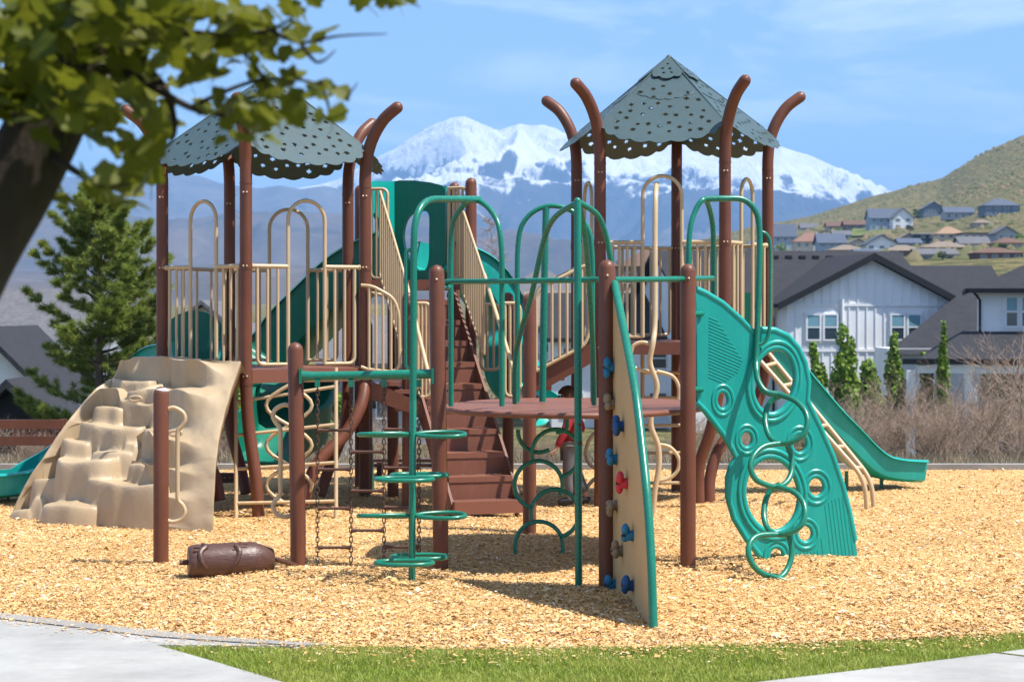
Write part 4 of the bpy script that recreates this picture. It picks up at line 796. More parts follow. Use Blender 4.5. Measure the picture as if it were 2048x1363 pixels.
# grass blades
GP = [(gx(p, F*CAM_H/(y-HZ)), F*CAM_H/(y-HZ)) for p, y in [(308, 1290), (430, 1291.5), (560, 1292), (655, 1292), (800, 1293), (1000, 1295), (1300, 1294), (1500, 1288), (1700, 1279), (2048, 1263), (2400, 1246), (2400, 1256), (2048, 1299), (1800, 1331), (1530, 1363), (1300, 1392), (900, 1440), (760, 1430), (560, 1363), (430, 1324)]]
def inside(x, y, poly):
    c = np.zeros(len(x), bool); j = len(poly)-1
    for i in range(len(poly)):
        (xi, yi), (xj, yj) = poly[i], poly[j]; c ^= ((yi > y) != (yj > y)) & (x < (xj-xi)*(y-yi)/(yj-yi+1e-12)+xi); j = i
    return c
NG = 420000
gxs = rng.uniform(-3.2, 4.6, NG); gys = rng.uniform(8.9, 12.3, NG); k_ = inside(gxs+rng.normal(0, .012, NG), gys+rng.normal(0, .02, NG), GP); gxs, gys = gxs[k_], gys[k_]; NG = len(gxs)
hb_ = rng.uniform(0.016, 0.050, NG)*(1+0.7*fbm(gxs*3, gys*3, 4)); hb_ = np.where(rng.random(NG) < 0.003, hb_*2.0, hb_); lean = rng.normal(0, 0.45, (NG, 2)); yw = rng.uniform(0, math.pi, NG); wb = 0.0022
bs = np.stack([gxs, gys, np.full(NG, -0.028)], 1); sd_ = np.stack([np.cos(yw)*wb, np.sin(yw)*wb, np.zeros(NG)], 1)
md = bs+np.stack([lean[:, 0]*hb_*0.35, lean[:, 1]*hb_*0.35, hb_*0.6], 1); tp_ = bs+np.stack([lean[:, 0]*hb_, lean[:, 1]*hb_, hb_], 1)
vv = np.stack([bs-sd_, bs+sd_, md+sd_*0.8, md-sd_*0.8, tp_], 1).reshape(-1, 3); i0 = np.arange(NG)*5
tri = np.concatenate([np.stack([i0, i0+1, i0+2], 1), np.stack([i0, i0+2, i0+3], 1), np.stack([i0+3, i0+2, i0+4], 1)])
n = NB('grass_blade'); gi = n.add('ShaderNodeNewGeometry'); pa = n.noise(n.pos(), 2.2, 6, 0.7)
cc = n.ramp(gi.outputs['Random Per Island'], [(0, (0.16, 0.23, 0.02)), (0.5, (0.28, 0.375, 0.04)), (0.85, (0.38, 0.45, 0.085)), (1.0, (0.58, 0.52, 0.24))])
cc = n.mix(n.ramp(pa, [(0.42, (0, 0, 0)), (0.62, (0.75, 0.75, 0.75))]), cc, (0.44, 0.45, 0.10)); n.set(Base_Color=cc, Roughness=0.55, Specular_IOR_Level=0.3)
tr = n.add('ShaderNodeBsdfTranslucent'); n.link(cc, tr.inputs['Color']); ms = n.add('ShaderNodeMixShader'); ms.inputs[0].default_value = 0.3; n.link(n.b.outputs[0], ms.inputs[1]); n.link(tr.outputs[0], ms.inputs[2]); n.link(ms.outputs[0], n.out.inputs['Surface']); M['blade'] = n.m
gr = link('grass', fast_mesh(vv, tri), 'blade'); gr['kind'] = 'stuff'
# ================================================================ PLANTS
def leafy_mat(name, cols, trans=0.3, rough=0.5):
    n = NB(name); gi = n.add('ShaderNodeNewGeometry'); k = len(cols)
    cc = n.ramp(gi.outputs['Random Per Island'], [(i/(k-1), c) for i, c in enumerate(cols)]); n.set(Base_Color=cc, Roughness=rough, Specular_IOR_Level=0.3)
    tr = n.add('ShaderNodeBsdfTranslucent'); n.link(cc, tr.inputs['Color']); ms = n.add('ShaderNodeMixShader'); ms.inputs[0].default_value = trans
    n.link(n.b.outputs[0], ms.inputs[1]); n.link(tr.outputs[0], ms.inputs[2]); n.link(ms.outputs[0], n.out.inputs['Surface']); return n.m
def bark_mat(name, col, sc_=8):
    n = NB(name); v = n.pos((1, 1, 0.3)); f = n.noise(v, sc_, 7, 0.65); n.set(Base_Color=n.ramp(f, [(0.3, tuple(c*0.45 for c in col)), (0.7, col)]), Roughness=0.9, Specular_IOR_Level=0.15); n.bump(f, 0.9, 0.03); return n.m
M['bark'] = bark_mat('dark_bark', (0.06, 0.047, 0.034)); M['pinebark'] = bark_mat('pine_bark', (0.16, 0.12, 0.085)); 
n = NB('dry_twig'); gi = n.add('ShaderNodeNewGeometry'); n.set(Base_Color=n.ramp(gi.outputs['Random Per Island'], [(0, (0.17, 0.125, 0.10)), (0.45, (0.31, 0.235, 0.185)), (0.8, (0.42, 0.33, 0.26)), (1, (0.46, 0.28, 0.16))]), Roughness=0.9, Specular_IOR_Level=0.1); M['twig'] = n.m
n = NB('straw'); gi = n.add('ShaderNodeNewGeometry'); n.set(Base_Color=n.ramp(gi.outputs['Random Per Island'], [(0, (0.16, 0.125, 0.09)), (0.6, (0.30, 0.245, 0.175)), (1, (0.40, 0.33, 0.23))]), Roughness=0.9, Specular_IOR_Level=0.1); M['straw'] = n.m
M['fgleaf'] = leafy_mat('broad_leaf', [(0.070, 0.092, 0.006), (0.105, 0.122, 0.009), (0.15, 0.16, 0.014), (0.125, 0.145, 0.016)], 0.48)
M['needle'] = leafy_mat('pine_needle', [(0.085, 0.140, 0.020), (0.17, 0.25, 0.036), (0.28, 0.345, 0.062), (0.44, 0.41, 0.13)], 0.38)
M['poplar'] = leafy_mat('poplar_leaf', [(0.10, 0.18, 0.018), (0.17, 0.28, 0.03), (0.25, 0.36, 0.06)], 0.3)
M['spring'] = leafy_mat('spring_leaf', [(0.10, 0.19, 0.02), (0.16, 0.27, 0.035), (0.22, 0.33, 0.06)], 0.35)
M['dark_leaf'] = leafy_mat('dark_leaf', [(0.020, 0.045, 0.014), (0.035, 0.070, 0.020), (0.06, 0.10, 0.03)], 0.2)

# ---- the tree the photographer stands under
FT = thing('tree', 'dark leaning tree close by with broad leaves hanging over the view', 'tree', (gx(-700, 4.6), 4.6, -0.1))
FD = 4.6
tp_pts = pts([(-560, 2300, FD+.1), (-430, 1500, FD+.1), (-220, 900, FD), (-80, 560, FD), (35, 360, FD), (120, 190, FD), (190, 30, FD), (250, -160, FD-.1), (300, -500, FD-.2)])
rad_ = list(np.interp(np.linspace(0, 1, 65), [0, .15, .5, .75, 1], [0.15, 0.115, 0.092, 0.078, 0.035]))
trunk_pts = spline(tp_pts, 8); mm = MB().tube(trunk_pts, rad_, 22); mm.build('trunk', 'bark', FT, smooth=True)
BR = [[(60, 310, 4.6), (130, 330, 4.5), (200, 370, 4.4), (270, 365, 4.4)], [(150, 130, 4.6), (260, 150, 4.5), (380, 215, 4.4), (470, 240, 4.4), (520, 300, 4.4)], [(190, 40, 4.6), (320, 60, 4.5), (440, 70, 4.4), (540, 60, 4.3), (610, 15, 4.3)],
      [(440, 70, 4.4), (510, 130, 4.4), (545, 200, 4.4), (560, 260, 4.4)], [(540, 60, 4.3), (600, 85, 4.3), (680, 72, 4.3), (775, 68, 4.3)], [(600, 85, 4.3), (635, 125, 4.3), (672, 100, 4.3)], [(380, 215, 4.4), (500, 165, 4.4), (600, 160, 4.4), (690, 185, 4.4), (715, 165, 4.4)],
      [(230, -100, 4.5), (450, -130, 4.4), (650, -70, 4.3), (780, -20, 4.3), (840, 15, 4.3)], [(150, 150, 4.6), (60, 130, 4.5), (-60, 110, 4.4)], [(270, 120, 4.5), (330, 180, 4.5), (350, 260, 4.5), (330, 300, 4.5)], [(640, 160, 4.4), (655, 205, 4.4), (660, 235, 4.4)]]
for b in BR:
    p_ = spline(pts(b), 6); MB().tube(p_, list(np.linspace(0.006 if b[0][0] > 300 else 0.014, 0.0012, len(p_))), 7).build('branch', 'bark', FT, smooth=True)
def leaf_mesh(sd):
    r_ = random.Random(sd); L_ = 1.0
    half = [(0.0, 0.0), (0.12, 0.10), (0.36, 0.16), (0.47, 0.36), (0.36, 0.46), (0.44, 0.66), (0.28, 0.76), (0.17, 0.88), (0.05, 1.0)]
    half = [(x*r_.uniform(.85, 1.15), y) for x, y in half]; half = [(max(0, p.x), p.y) for p in spline([V(x, y, 0) for x, y in half], 3)]; v = []; f = []
    cz = lambda x, y: 0.10*abs(x)-0.22*(y-0.4)**2+0.05*math.sin(6*x+sd)
    for x, y in half: v.append((0, y, cz(0, y)))
    for s in (-1, 1):
        b = len(v)
        for x, y in half: v.append((s*x, y, cz(x, y)))
        for i in range(len(half)-1): f.append((i, i+1, b+i+1, b+i) if s > 0 else (i, b+i, b+i+1, i+1))
    m = MB(); m.add(v, f); b0 = len(m.v); m.add([(-0.012, -0.45, 0.1), (0.012, -0.45, 0.1), (0.012, 0.02, 0), (-0.012, 0.02, 0)], [(0, 1, 2, 3)])
    me = bpy.data.meshes.new('leaf'); me.from_pydata(m.v, [], m.f); me.polygons.foreach_set('use_smooth', [True]*len(me.polygons)); me.materials.append(M['fgleaf']); me.update(); return me
LEAF = [leaf_mesh(i) for i in range(5)]
LV = [np.array([v_.co[:] for v_ in me.vertices]) for me in LEAF]; LF = [[tuple(p.vertices) for p in me.polygons] for me in LEAF]
CLU = [(70, 70, 170, 110, 215), (300, 80, 100, 90, 110), (60, 215, 85, 55, 50), (205, 205, 75, 60, 62), (240, 385, 55, 30, 9), (205, 385, 35, 30, 7), (140, 400, 16, 18, 3), (285, 300, 40, 36, 8), (430, 95, 60, 60, 30), (515, 70, 55, 60, 32), (540, 175, 36, 60, 22), (610, 60, 40, 40, 6), (430, 250, 45, 24, 12), (500, 260, 52, 34, 12), (645, 190, 32, 24, 6), (590, 35, 26, 26, 6), (775, 6, 45, 16, 12), (655, 232, 10, 10, 2), (560, 250, 25, 30, 5)]
lr = random.Random(5); leaves = []
for cx, cy, sx_, sy_, k in CLU:
    for _ in range(k):
        px, py = lr.gauss(cx, sx_*0.6), lr.gauss(cy, sy_*0.6); D = lr.uniform(4.1, 5.1) if cx < 350 else lr.uniform(4.2, 4.6); big = 0.078 if cx < 350 else 0.056
        leaves.append((W(px, py, D), big*lr.uniform(0.65, 1.25), lr.gauss(0, 0.7), lr.gauss(0, 0.9), lr.uniform(0, 6.3)))
def leaf_M(p, s, a, b, c): return Matrix.Translation(p)@Matrix.Rotation(c, 4, 'Z')@Matrix.Rotation(math.pi*0.82+a*0.5, 4, 'X')@Matrix.Rotation(b*0.6, 4, 'Y')@Matrix.Scale(s, 4)
above = []
for _ in range(420):
    px = lr.uniform(-900, 1500); py = -80-abs(lr.gauss(0, 330)); D = lr.uniform(3.3, 6.2); above.append((W(px, py-40, D), 0.07*lr.uniform(.7, 1.3), lr.gauss(0, .7), lr.gauss(0, .9), lr.uniform(0, 6.3)))
for _ in range(350):
    px = lr.uniform(-900, -20); py = lr.uniform(-200, 420); D = lr.uniform(3.6, 5.6); above.append((W(px, py, D), 0.07*lr.uniform(.7, 1.3), lr.gauss(0, .7), lr.gauss(0, .9), lr.uniform(0, 6.3)))
lr.shuffle(leaves); leaves.sort(key=lambda q: -(q[0].x*0.6-q[0].z*0.35))
cm = MB()
for k, lf in enumerate(leaves[290:]+above):
    Mx = np.array(leaf_M(*lf)); vi = k % 5; v4 = np.c_[LV[vi], np.ones(len(LV[vi]))]@Mx.T; cm.add(v4[:, :3].tolist(), LF[vi])
crown = cm.build('crown', 'fgleaf', FT, smooth=True); crown['kind'] = 'stuff'
for k, lf in enumerate(leaves[:290]):
    o = bpy.data.objects.new('leaf', LEAF[k % 5]); COL.objects.link(o); o.parent = crown; o.matrix_basis = leaf_M(*lf)

# ---- generic branching made of thin prisms
def segs_mesh(segs):
    S = np.array([[*a, *b, r0, r1] for a, b, r0, r1 in segs]); a, b, r0, r1 = S[:, :3], S[:, 3:6], S[:, 6], S[:, 7]; d = b-a; d /= np.linalg.norm(d, axis=1)[:, None]+1e-9
    ref = np.where(np.abs(d[:, 2:3]) < 0.9, [[0, 0, 1.0]], [[1.0, 0, 0]]); u = np.cross(d, ref); u /= np.linalg.norm(u, axis=1)[:, None]+1e-9; w_ = np.cross(d, u); vs_ = []
    for k in range(3):
        t = 2*math.pi*k/3; o = u*math.cos(t)+w_*math.sin(t); vs_ += [a+o*r0[:, None], b+o*r1[:, None]]
    v = np.stack(vs_, 1).reshape(-1, 3); i = np.arange(len(S))*6
    q = np.concatenate([np.stack([i+2*k, i+2*((k+1) % 3), i+2*((k+1) % 3)+1, i+2*k+1], 1) for k in range(3)]); return fast_mesh(v, q)
def bush_segs(sd, h, wdt, stems=9, twigs=1.0):
    r_ = random.Random(sd); out = []
    def grow(p, d, ln, r, lev):
        n_ = 3; 
        for k in range(n_):
            d = (d+V(r_.gauss(0, .22), r_.gauss(0, .22), r_.gauss(0.02, .16))).normalized(); e = p+d*(ln/n_); out.append((p, e, r*(1-k/n_*0.35), r*(1-(k+1)/n_*0.35))); p = e
            if lev < 4:
                for _ in range(r_.choice((1, 2, 2)) if lev < 3 else r_.choice((2, 2, 3))):
                    a = r_.uniform(0, 6.3); dd = (d+V(math.cos(a), math.sin(a), r_.uniform(-.15, .7))*r_.uniform(.5, 1.0)).normalized(); grow(p, dd, ln*r_.uniform(.5, .72), r*0.55, lev+1)
    for k in range(stems):
        a = r_.uniform(0, 6.3); s = r_.uniform(0, .25)*wdt; d = V(math.cos(a)*r_.uniform(.15, .75), math.sin(a)*r_.uniform(.15, .75), 1).normalized(); grow(V(math.cos(a)*s, math.sin(a)*s, -0.1), d, h*r_.uniform(.5, .75), 0.012*h/1.6, 1)
    return out
BUSH = [segs_mesh(bush_segs(40+i, 1.25, 1.3, 10)) for i in range(4)]
for me in BUSH: me.materials.append(M['twig'])
WHERE = ['spreading bare scrub oak shrub with tangled grey brown twigs along the far kerb']
k = 0
rb = random.Random(3)
rows_ = [(26.0, np.arange(-8.5, 8.6, 1.25), 0.62), (27.6, np.arange(-9, 9.2, 1.35), 0.85), (29.6, np.arange(-3, 9.9, 1.4), 1.1), (31.8, np.arange(2.5, 10.5, 1.5), 1.4), (34.5, np.arange(3, 11.5, 1.6), 1.55)]
ORD = 'first second third fourth fifth sixth seventh eighth ninth tenth eleventh twelfth thirteenth fourteenth fifteenth'.split()
ROWN = ('kerbside', 'second', 'middle', 'fourth', 'rearmost')
for ri_, (D, xs_, s) in enumerate(rows_):
    for xi_, x in enumerate(xs_):
        px = x/D*F+1024; gain = interp(px, [-200, 600, 1400, 1600, 1800, 2048], [0.42, 0.44, 0.36, 0.46, 0.62, 0.88])
        if 150 < px < 700 and rb.random() < 0.4: continue
        o = bpy.data.objects.new('bare_shrub', BUSH[k % 4]); COL.objects.link(o); Dj = D+rb.uniform(-.5, .5); xx = x+rb.uniform(-.4, .4)
        o.location = (xx, Dj, float(land_z(px, Dj))-0.05); o.rotation_euler = (0, 0, rb.uniform(0, 6.3)); q_ = s*gain*rb.choice((.7, .85, 1.0, 1.15, 1.3)); o.scale = (q_*1.15, q_*1.15, q_)
        o['label'] = f'bare grey brown scrub shrub, {ORD[xi_ % 15]} from the left in the {ROWN[ri_]} row of brush'; o['category'] = 'shrub'; o['group'] = 'bare shrubs along the far kerb'; k += 1
ns = 90000; bx_ = rng.uniform(-11, 12, ns); by_ = 24.4+rng.random(ns)**1.3*9; bz = land_z(bx_/by_*F+1024, by_); hh = rng.uniform(.06, .34, ns)*(0.6+0.5*fbm(bx_*1.3, by_*1.3, 3)); ll = rng.normal(0, .45, (ns, 2)); yy_ = rng.uniform(0, 3.14, ns)
b0 = np.stack([bx_, by_, bz-0.02], 1); s0 = np.stack([np.cos(yy_)*.004, np.sin(yy_)*.004, 0*yy_], 1); t0 = b0+np.stack([ll[:, 0]*hh, ll[:, 1]*hh, hh], 1); vv = np.stack([b0-s0, b0+s0, t0], 1).reshape(-1, 3)
dr = link('dry_grass', fast_mesh(vv, np.arange(ns*3).reshape(-1, 3)), 'straw'); dr['kind'] = 'stuff'

# ---- pine behind the rock climber
PD = 31.0; pbase = V(gx(200, PD), PD, float(land_z(200, PD))); ptop = zz(385, PD)
PT = thing('pine_tree', 'bushy green pine standing behind the tan rock climber', 'pine tree', tuple(pbase)); rp2 = random.Random(12); H_ = ptop-pbase.z
MB().tube([pbase+V(0.02*math.sin(k), 0.02*math.cos(k*1.3), H_*k/12) for k in range(13)], list(np.linspace(0.085, 0.012, 13)), 10).build('trunk', 'pinebark', PT, smooth=True)
bsegs = []; tufts = []
z = 0.5
while z < H_-0.12:
    f = z/H_; reach = interp(f, [0, .12, .25, .45, .62, .8, .92, 1], [1.0, 1.25, 1.28, 1.10, 0.95, 0.62, 0.30, 0.08])
    for _ in range(5 if f < .85 else 3):
        a = rp2.uniform(0, 6.3); rc_ = reach*rp2.uniform(.7, 1.12); p = pbase+V(0, 0, z+rp2.uniform(-.06, .06)); prev = p; dirv = V(math.cos(a), math.sin(a), 0); up0 = interp(f, [0, .5, 1], [0.02, 0.25, 0.9])
        nseg = 6
        for k in range(1, nseg+1):
            t = k/nseg; e = p+dirv*(rc_*t)+V(rp2.gauss(0, .02), rp2.gauss(0, .02), rc_*(up0*t+0.28*t*t)); bsegs.append((prev, e, 0.018*(1-t*.7), 0.018*(1-t*.8)))
            if t > 0.3:
                for _s in range(3):
                    sa = a+rp2.choice((-1, 1))*rp2.uniform(.4, 1.2); sl_ = rc_*0.34*(1.15-t)*rp2.uniform(.6, 1.2)+0.05; te = e+V(math.cos(sa)*sl_, math.sin(sa)*sl_, sl_*rp2.uniform(.05, .7)); bsegs.append((e, te, 0.007, 0.004)); tufts.append((te, (te-e).normalized())); tufts.append((e.lerp(te, .5), (te-e).normalized()))
            prev = e
        tufts.append((prev, (dirv+V(0, 0, .8)).normalized()))
    z += rp2.uniform(.17, .24)
for k in range(5): tufts.append((pbase+V(0, 0, H_-0.05*k), V(0, 0, 1)))
link('branches', segs_mesh(bsegs), 'pinebark', PT)
TA = np.array([[*p, *d] for p, d in tufts]); nn_ = 105; nt_ = len(TA); c0 = np.repeat(TA[:, :3], nn_, 0); ax = np.repeat(TA[:, 3:], nn_, 0); rv = rng.normal(0, 1, (nt_*nn_, 3)); rv /= np.linalg.norm(rv, axis=1)[:, None]
dv = ax*0.75+rv*0.85; dv[:, 2] += 0.15; dv /= np.linalg.norm(dv, axis=1)[:, None]; lnn = rng.uniform(.075, .135, nt_*nn_)[:, None]; st2 = c0-ax*rng.uniform(0, .10, (nt_*nn_, 1)); sdv = np.cross(dv, rng.normal(0, 1, (nt_*nn_, 3))); sdv /= np.linalg.norm(sdv, axis=1)[:, None]; sdv *= 0.0042
vv = np.stack([st2-sdv, st2+sdv, st2+dv*lnn], 1).reshape(-1, 3); ndl = link('needles', fast_mesh(vv, np.arange(len(vv)).reshape(-1, 3)), 'needle', PT); ndl['kind'] = 'stuff'

# ---- leaf-clump trees
def clump_mesh(sd, n_, shape, size, clumps=26, sq=1.0):
    r_ = np.random.default_rng(sd); c = []
    while len(c) < clumps:
        p = r_.uniform(-1, 1, 3); 
        if shape(p): c.append(p)
    c = np.array(c); rad = r_.uniform(.16, .36, clumps); idx = r_.integers(0, clumps, n_); off = r_.normal(0, 1, (n_, 3)); off /= np.linalg.norm(off, axis=1)[:, None]; off *= (r_.random(n_)**0.4)[:, None]*rad[idx][:, None]; p = c[idx]+off*np.array([1, 1, sq])
    nrm = off/np.linalg.norm(off, axis=1)[:, None]+r_.normal(0, .6, (n_, 3)); a = np.cross(nrm, r_.normal(0, 1, (n_, 3))); a /= np.linalg.norm(a, axis=1)[:, None]; b = np.cross(nrm, a); b /= np.linalg.norm(b, axis=1)[:, None]; s = (size*r_.uniform(.6, 1.4, n_))[:, None]
    return p, a*s, b*s*0.7
def clump_tree(name, label, px, D, base_z, h, wr, mat, n_=2500, leaf=0.09, sd=1, columnar=False, group=None, trunk=True):
    base = V(gx(px, D), D, base_z); t = thing(name, label, 'tree', tuple(base), group)
    sh_ = (lambda p: math.hypot(p[0], p[1]) < 0.50*(1-((p[2]+1)/2)**3.2)+0.04) if columnar else (lambda p: p[0]**2+p[1]**2+p[2]**2 < 0.72)
    p, a, b = clump_mesh(sd, n_, sh_, 1.0, 60 if columnar else 26)
    sc3 = np.array([wr, wr, h*0.5 if columnar else h*0.40]); ctr = np.array([base.x, base.y, base_z+h*(0.52 if columnar else 0.62)]); a, b = a*leaf, b*leaf; p = p*sc3+ctr
    vv = np.stack([p-a, p-b, p+a, p+b], 1).reshape(-1, 3); cr = link('crown', fast_mesh(vv, np.arange(len(vv)).reshape(-1, 4)), mat, t); cr['kind'] = 'stuff'
    if trunk: MB().tube([base+V(0, 0, -0.2), base+V(wr*.05, 0, h*.4), base+V(0, 0, h*.8)], [wr*.10+.02, wr*.07+.015, .01], 7).build('trunk', 'bark', t, smooth=True)
    return t
PCOL = 'slim green poplars in front of the white houses'
for i, (px, D, ty, wr, lb) in enumerate(((1632, 76, 668, .55, 'slim poplar with thin top just left of the tallest one'), (1692, 74, 672, .78, 'tallest and fullest green poplar before the white gable'), (1737, 75, 722, .75, 'shorter bushy poplar right of the fullest one'), (1790, 77, 676, .52, 'sparse poplar before the second window pair'), (1848, 76, 725, .50, 'small thin poplar beside the porch'), (1886, 70, 662, .26, 'small sapling poking above the porch roof'))):
    bz_ = float(land_z(px, D)); hgt = zz(ty, D)-bz_; clump_tree('poplar_tree', lb, px, D, bz_, hgt, wr*1.35, M['poplar'], int(9000*wr)+2500, 0.09, 60+i, True, PCOL)
for i, (px, D, ty, wr, mt, lb) in enumerate(((525, 40, 745, .75, 'spring', 'bright green leafy tree under the left tower deck'), (650, 44, 770, .6, 'spring', 'bright green shrub seen past the tan bar ladder'), (460, 38, 820, .6, 'dark_leaf', 'dark shrub behind the rock climber edge'), (2010, 72, 735, .8, 'spring', 'green shrub in the shade of the porch'))):
    bz_ = float(land_z(px, D)); clump_tree('leafy_tree', lb, px, D, bz_, max(1.2, zz(ty, D)-bz_), wr, M[mt], 2200, 0.10, 80+i)
bt = thing('bare_tree', 'spindly bare tree seen between the stair rail and green arch', 'tree', (gx(982, 46), 46, float(land_z(982, 46)))); rt = random.Random(9); sg_ = []; b_ = V(*bt.location); hgt = zz(425, 46)-b_.z
for k in range(14):
    p0 = b_+V(.05*math.sin(k*1.7), 0, hgt*k/14); p1 = b_+V(.05*math.sin(k*1.7+1.7), 0, hgt*(k+1)/14); sg_.append((p0, p1, .045*(1-k/15), .045*(1-(k+1)/15)))
for k in range(110):
    q_ = rt.uniform(.25, .98); p0 = b_+V(.04*math.sin(q_*14*1.7), 0, hgt*q_); a = rt.uniform(0, 6.3); ln_ = rt.uniform(.25, 1.0)*(1.08-q_)*1.5+.06; e = p0+V(math.cos(a)*ln_, math.sin(a)*ln_, ln_*rt.uniform(-.1, .6)); sg_.append((p0, e, .010, .004))
    for __ in range(7): f = p0.lerp(e, rt.uniform(.2, 1)); sg_.append((f, f+V(rt.gauss(0, .12), rt.gauss(0, .12), rt.gauss(.03, .1)), .005, .0025))
link('branches', segs_mesh(sg_), 'twig', bt)
# ================================================================ HOUSES
def shingle(name, col):
    n = NB(name); v = n.pos((3.2, 3.2, 7)); b = n.add('ShaderNodeTexBrick'); b.inputs['Scale'].default_value = 1.0; b.inputs['Color1'].default_value = (*[c*.8 for c in col], 1); b.inputs['Color2'].default_value = (*[c*1.15 for c in col], 1); b.inputs['Mortar'].default_value = (*[c*.6 for c in col], 1); b.inputs['Mortar Size'].default_value = .03; n.link(v, b.inputs['Vector'])
    f = n.noise(n.pos(), 1.5, 6, .7); n.set(Base_Color=n.mix(n.ramp(f, [(.35, (0, 0, 0)), (.7, (.5, .5, .5))]), b.outputs['Color'], tuple(c*1.25 for c in col)), Roughness=.9, Specular_IOR_Level=.2); n.bump(f, .3, .05); return n.m
M['shingle'] = shingle('charcoal_shingle', (0.034, 0.035, 0.041)); M['shingle_grey'] = shingle('grey_shingle', (0.13, 0.13, 0.14)); M['shingle_tan'] = shingle('tan_shingle', (0.21, 0.17, 0.135)); M['shingle_brown'] = shingle('brown_shingle', (0.14, 0.085, 0.065)); M['shingle_red'] = shingle('red_tile', (0.22, 0.13, 0.10)); M['shingle_orange'] = shingle('orange_tile', (0.30, 0.20, 0.13)); M['shingle_blue'] = shingle('blue_grey_shingle', (0.09, 0.11, 0.15))
for nm, c in (('white', (.74, .75, .76)), ('cream', (.55, .46, .35)), ('grey', (.34, .36, .38)), ('slate', (.13, .17, .21)), ('tanw', (.42, .34, .25)), ('brownw', (.20, .13, .10)), ('bluew', (.30, .37, .46)), ('dark', (.035, .045, .06)), ('black', (.018, .019, .022))): M['w_'+nm] = plain('wall_'+nm, c, .75, .25, .06, .8)
n = NB('window_glass'); n.set(Base_Color=(0.03, 0.05, 0.065), Roughness=0.08, Specular_IOR_Level=0.8); M['glass'] = n.m
M['blind'] = plain('window_blind', (0.16, 0.32, 0.38), .35, .6, .05); M['lawn_far'] = plain('mown_lawn', (0.12, 0.15, 0.045), .9, .1, .2, .3)
def window(parent, c, w, h, frame='w_white', nrm=(0, -1, 0), double=True, blind=True):
    nv = V(*nrm); sx = V(-nv.y, nv.x, 0); rot = Matrix((sx, nv, V(0, 0, 1))).transposed(); t = 0.07*min(1, h); m = MB()
    for s in (-1, 1): m.box(c+sx*(s*(w/2-t/2)), (t, .06, h), rot); m.box(c+V(0, 0, s*(h/2-t/2)), (w-2*t, .06, t), rot)
    m.box(c+nv*.006, (w-2*t, .05, t*.8), rot); fr = m.build('window', frame, parent)
    MB().box(c+V(0, 0, -h/4+t*.05), (w-2*t, .02, h/2-t*1.3), rot).build('pane', 'glass', fr); MB().box(c+V(0, 0, h/4-t*.05), (w-2*t, .02, h/2-t*1.3), rot).build('pane', 'blind' if blind else 'glass', fr); return fr
def slab_roof(m, a, b, c, d, th=.18):   # four eave/ridge points of one slope
    m.prism([a, b, c, d], (0, 0, th))
# ---- the white board-and-batten house
HD = 90.0
WH = thing('white_house', 'white board and batten house with black rimmed gable and two window pairs', 'house', (gx(1737, HD), HD+6, -3.6))
xl, xr, ze, za, zb = gx(1569, HD), gx(1918, HD), zz(607, HD), zz(519, HD), -3.8; xm = (xl+xr)/2
MB().prism([V(xl, HD, zb), V(xr, HD, zb), V(xr, HD, ze), V(xm, HD, za), V(xl, HD, ze)], (0, 8, 0)).build('wall', 'w_white', WH)
xw0, xw1 = gx(1380, 92), gx(1885, 92); D1, D2, D3 = 92.0, 97.5, 103.0; zr_ = zz(511, D2)
MB().prism([V(xw0, D1, zb), V(xw0, D3, zb), V(xw0, D3, ze), V(xw0, D2, zr_-.2), V(xw0, D1, ze)], (xw1-xw0, 0, 0)).build('wall', 'w_white', WH)
ov = 0.55; zs_ = (za-ze)/(xm-xl); ridge_y0 = HD-.45
rf = MB(); 
for sg, xe in ((-1, xl), (1, xr)):
    xo = xe+sg*ov; zo = ze-zs_*ov; slab_roof(rf, V(xo, ridge_y0, zo+.1), V(xm, ridge_y0, za+.1), V(xm, HD+7, za+.1), V(xo, HD+7, zo+.1))
rfo = rf.build('roof', 'shingle', WH)
sl_ = (zr_-ze)/(D2-D1); mr = MB(); slab_roof(mr, V(xw0-.4, D1-.5, ze-sl_*.5+.05), V(xw1+.4, D1-.5, ze-sl_*.5+.05), V(xw1+.4, D2, zr_+.05), V(xw0-.4, D2, zr_+.05)); slab_roof(mr, V(xw0-.4, D3+.5, ze-sl_*.5+.05), V(xw1+.4, D3+.5, ze-sl_*.5+.05), V(xw1+.4, D2, zr_+.05), V(xw0-.4, D2, zr_+.05)); mro = mr.build('roof', 'shingle', WH)
for sg, xe in ((-1, xl), (1, xr)):
    xo = xe+sg*ov; zo = ze-zs_*ov; MB().prism([V(xo, ridge_y0-.04, zo-.02), V(xm, ridge_y0-.04, za-.02), V(xm, ridge_y0-.04, za+.30), V(xo, ridge_y0-.04, zo+.30)], (0, .05, 0)).build('rake_board', 'w_black', rfo)
MB().box(V((xw0+xl)/2-.3, D1-.56, ze-sl_*.5+.1), (xl-xw0-.2, .10, .22)).build('gutter', 'w_black', mro)
MB().tube([V(xl-.35, D1-.5, ze-.2), V(xl-.12, HD+1.7, ze-.7), V(xl-.12, HD+1.7, zb)], .06, 8).build('downpipe', 'w_black', WH)
for k in range(6): MB().box(V(gx(1562+k*28, 96.6), 96.6, zz(511, D2)-.10), (.28, .3, .14)).build('roof_vent', 'w_black', mro)
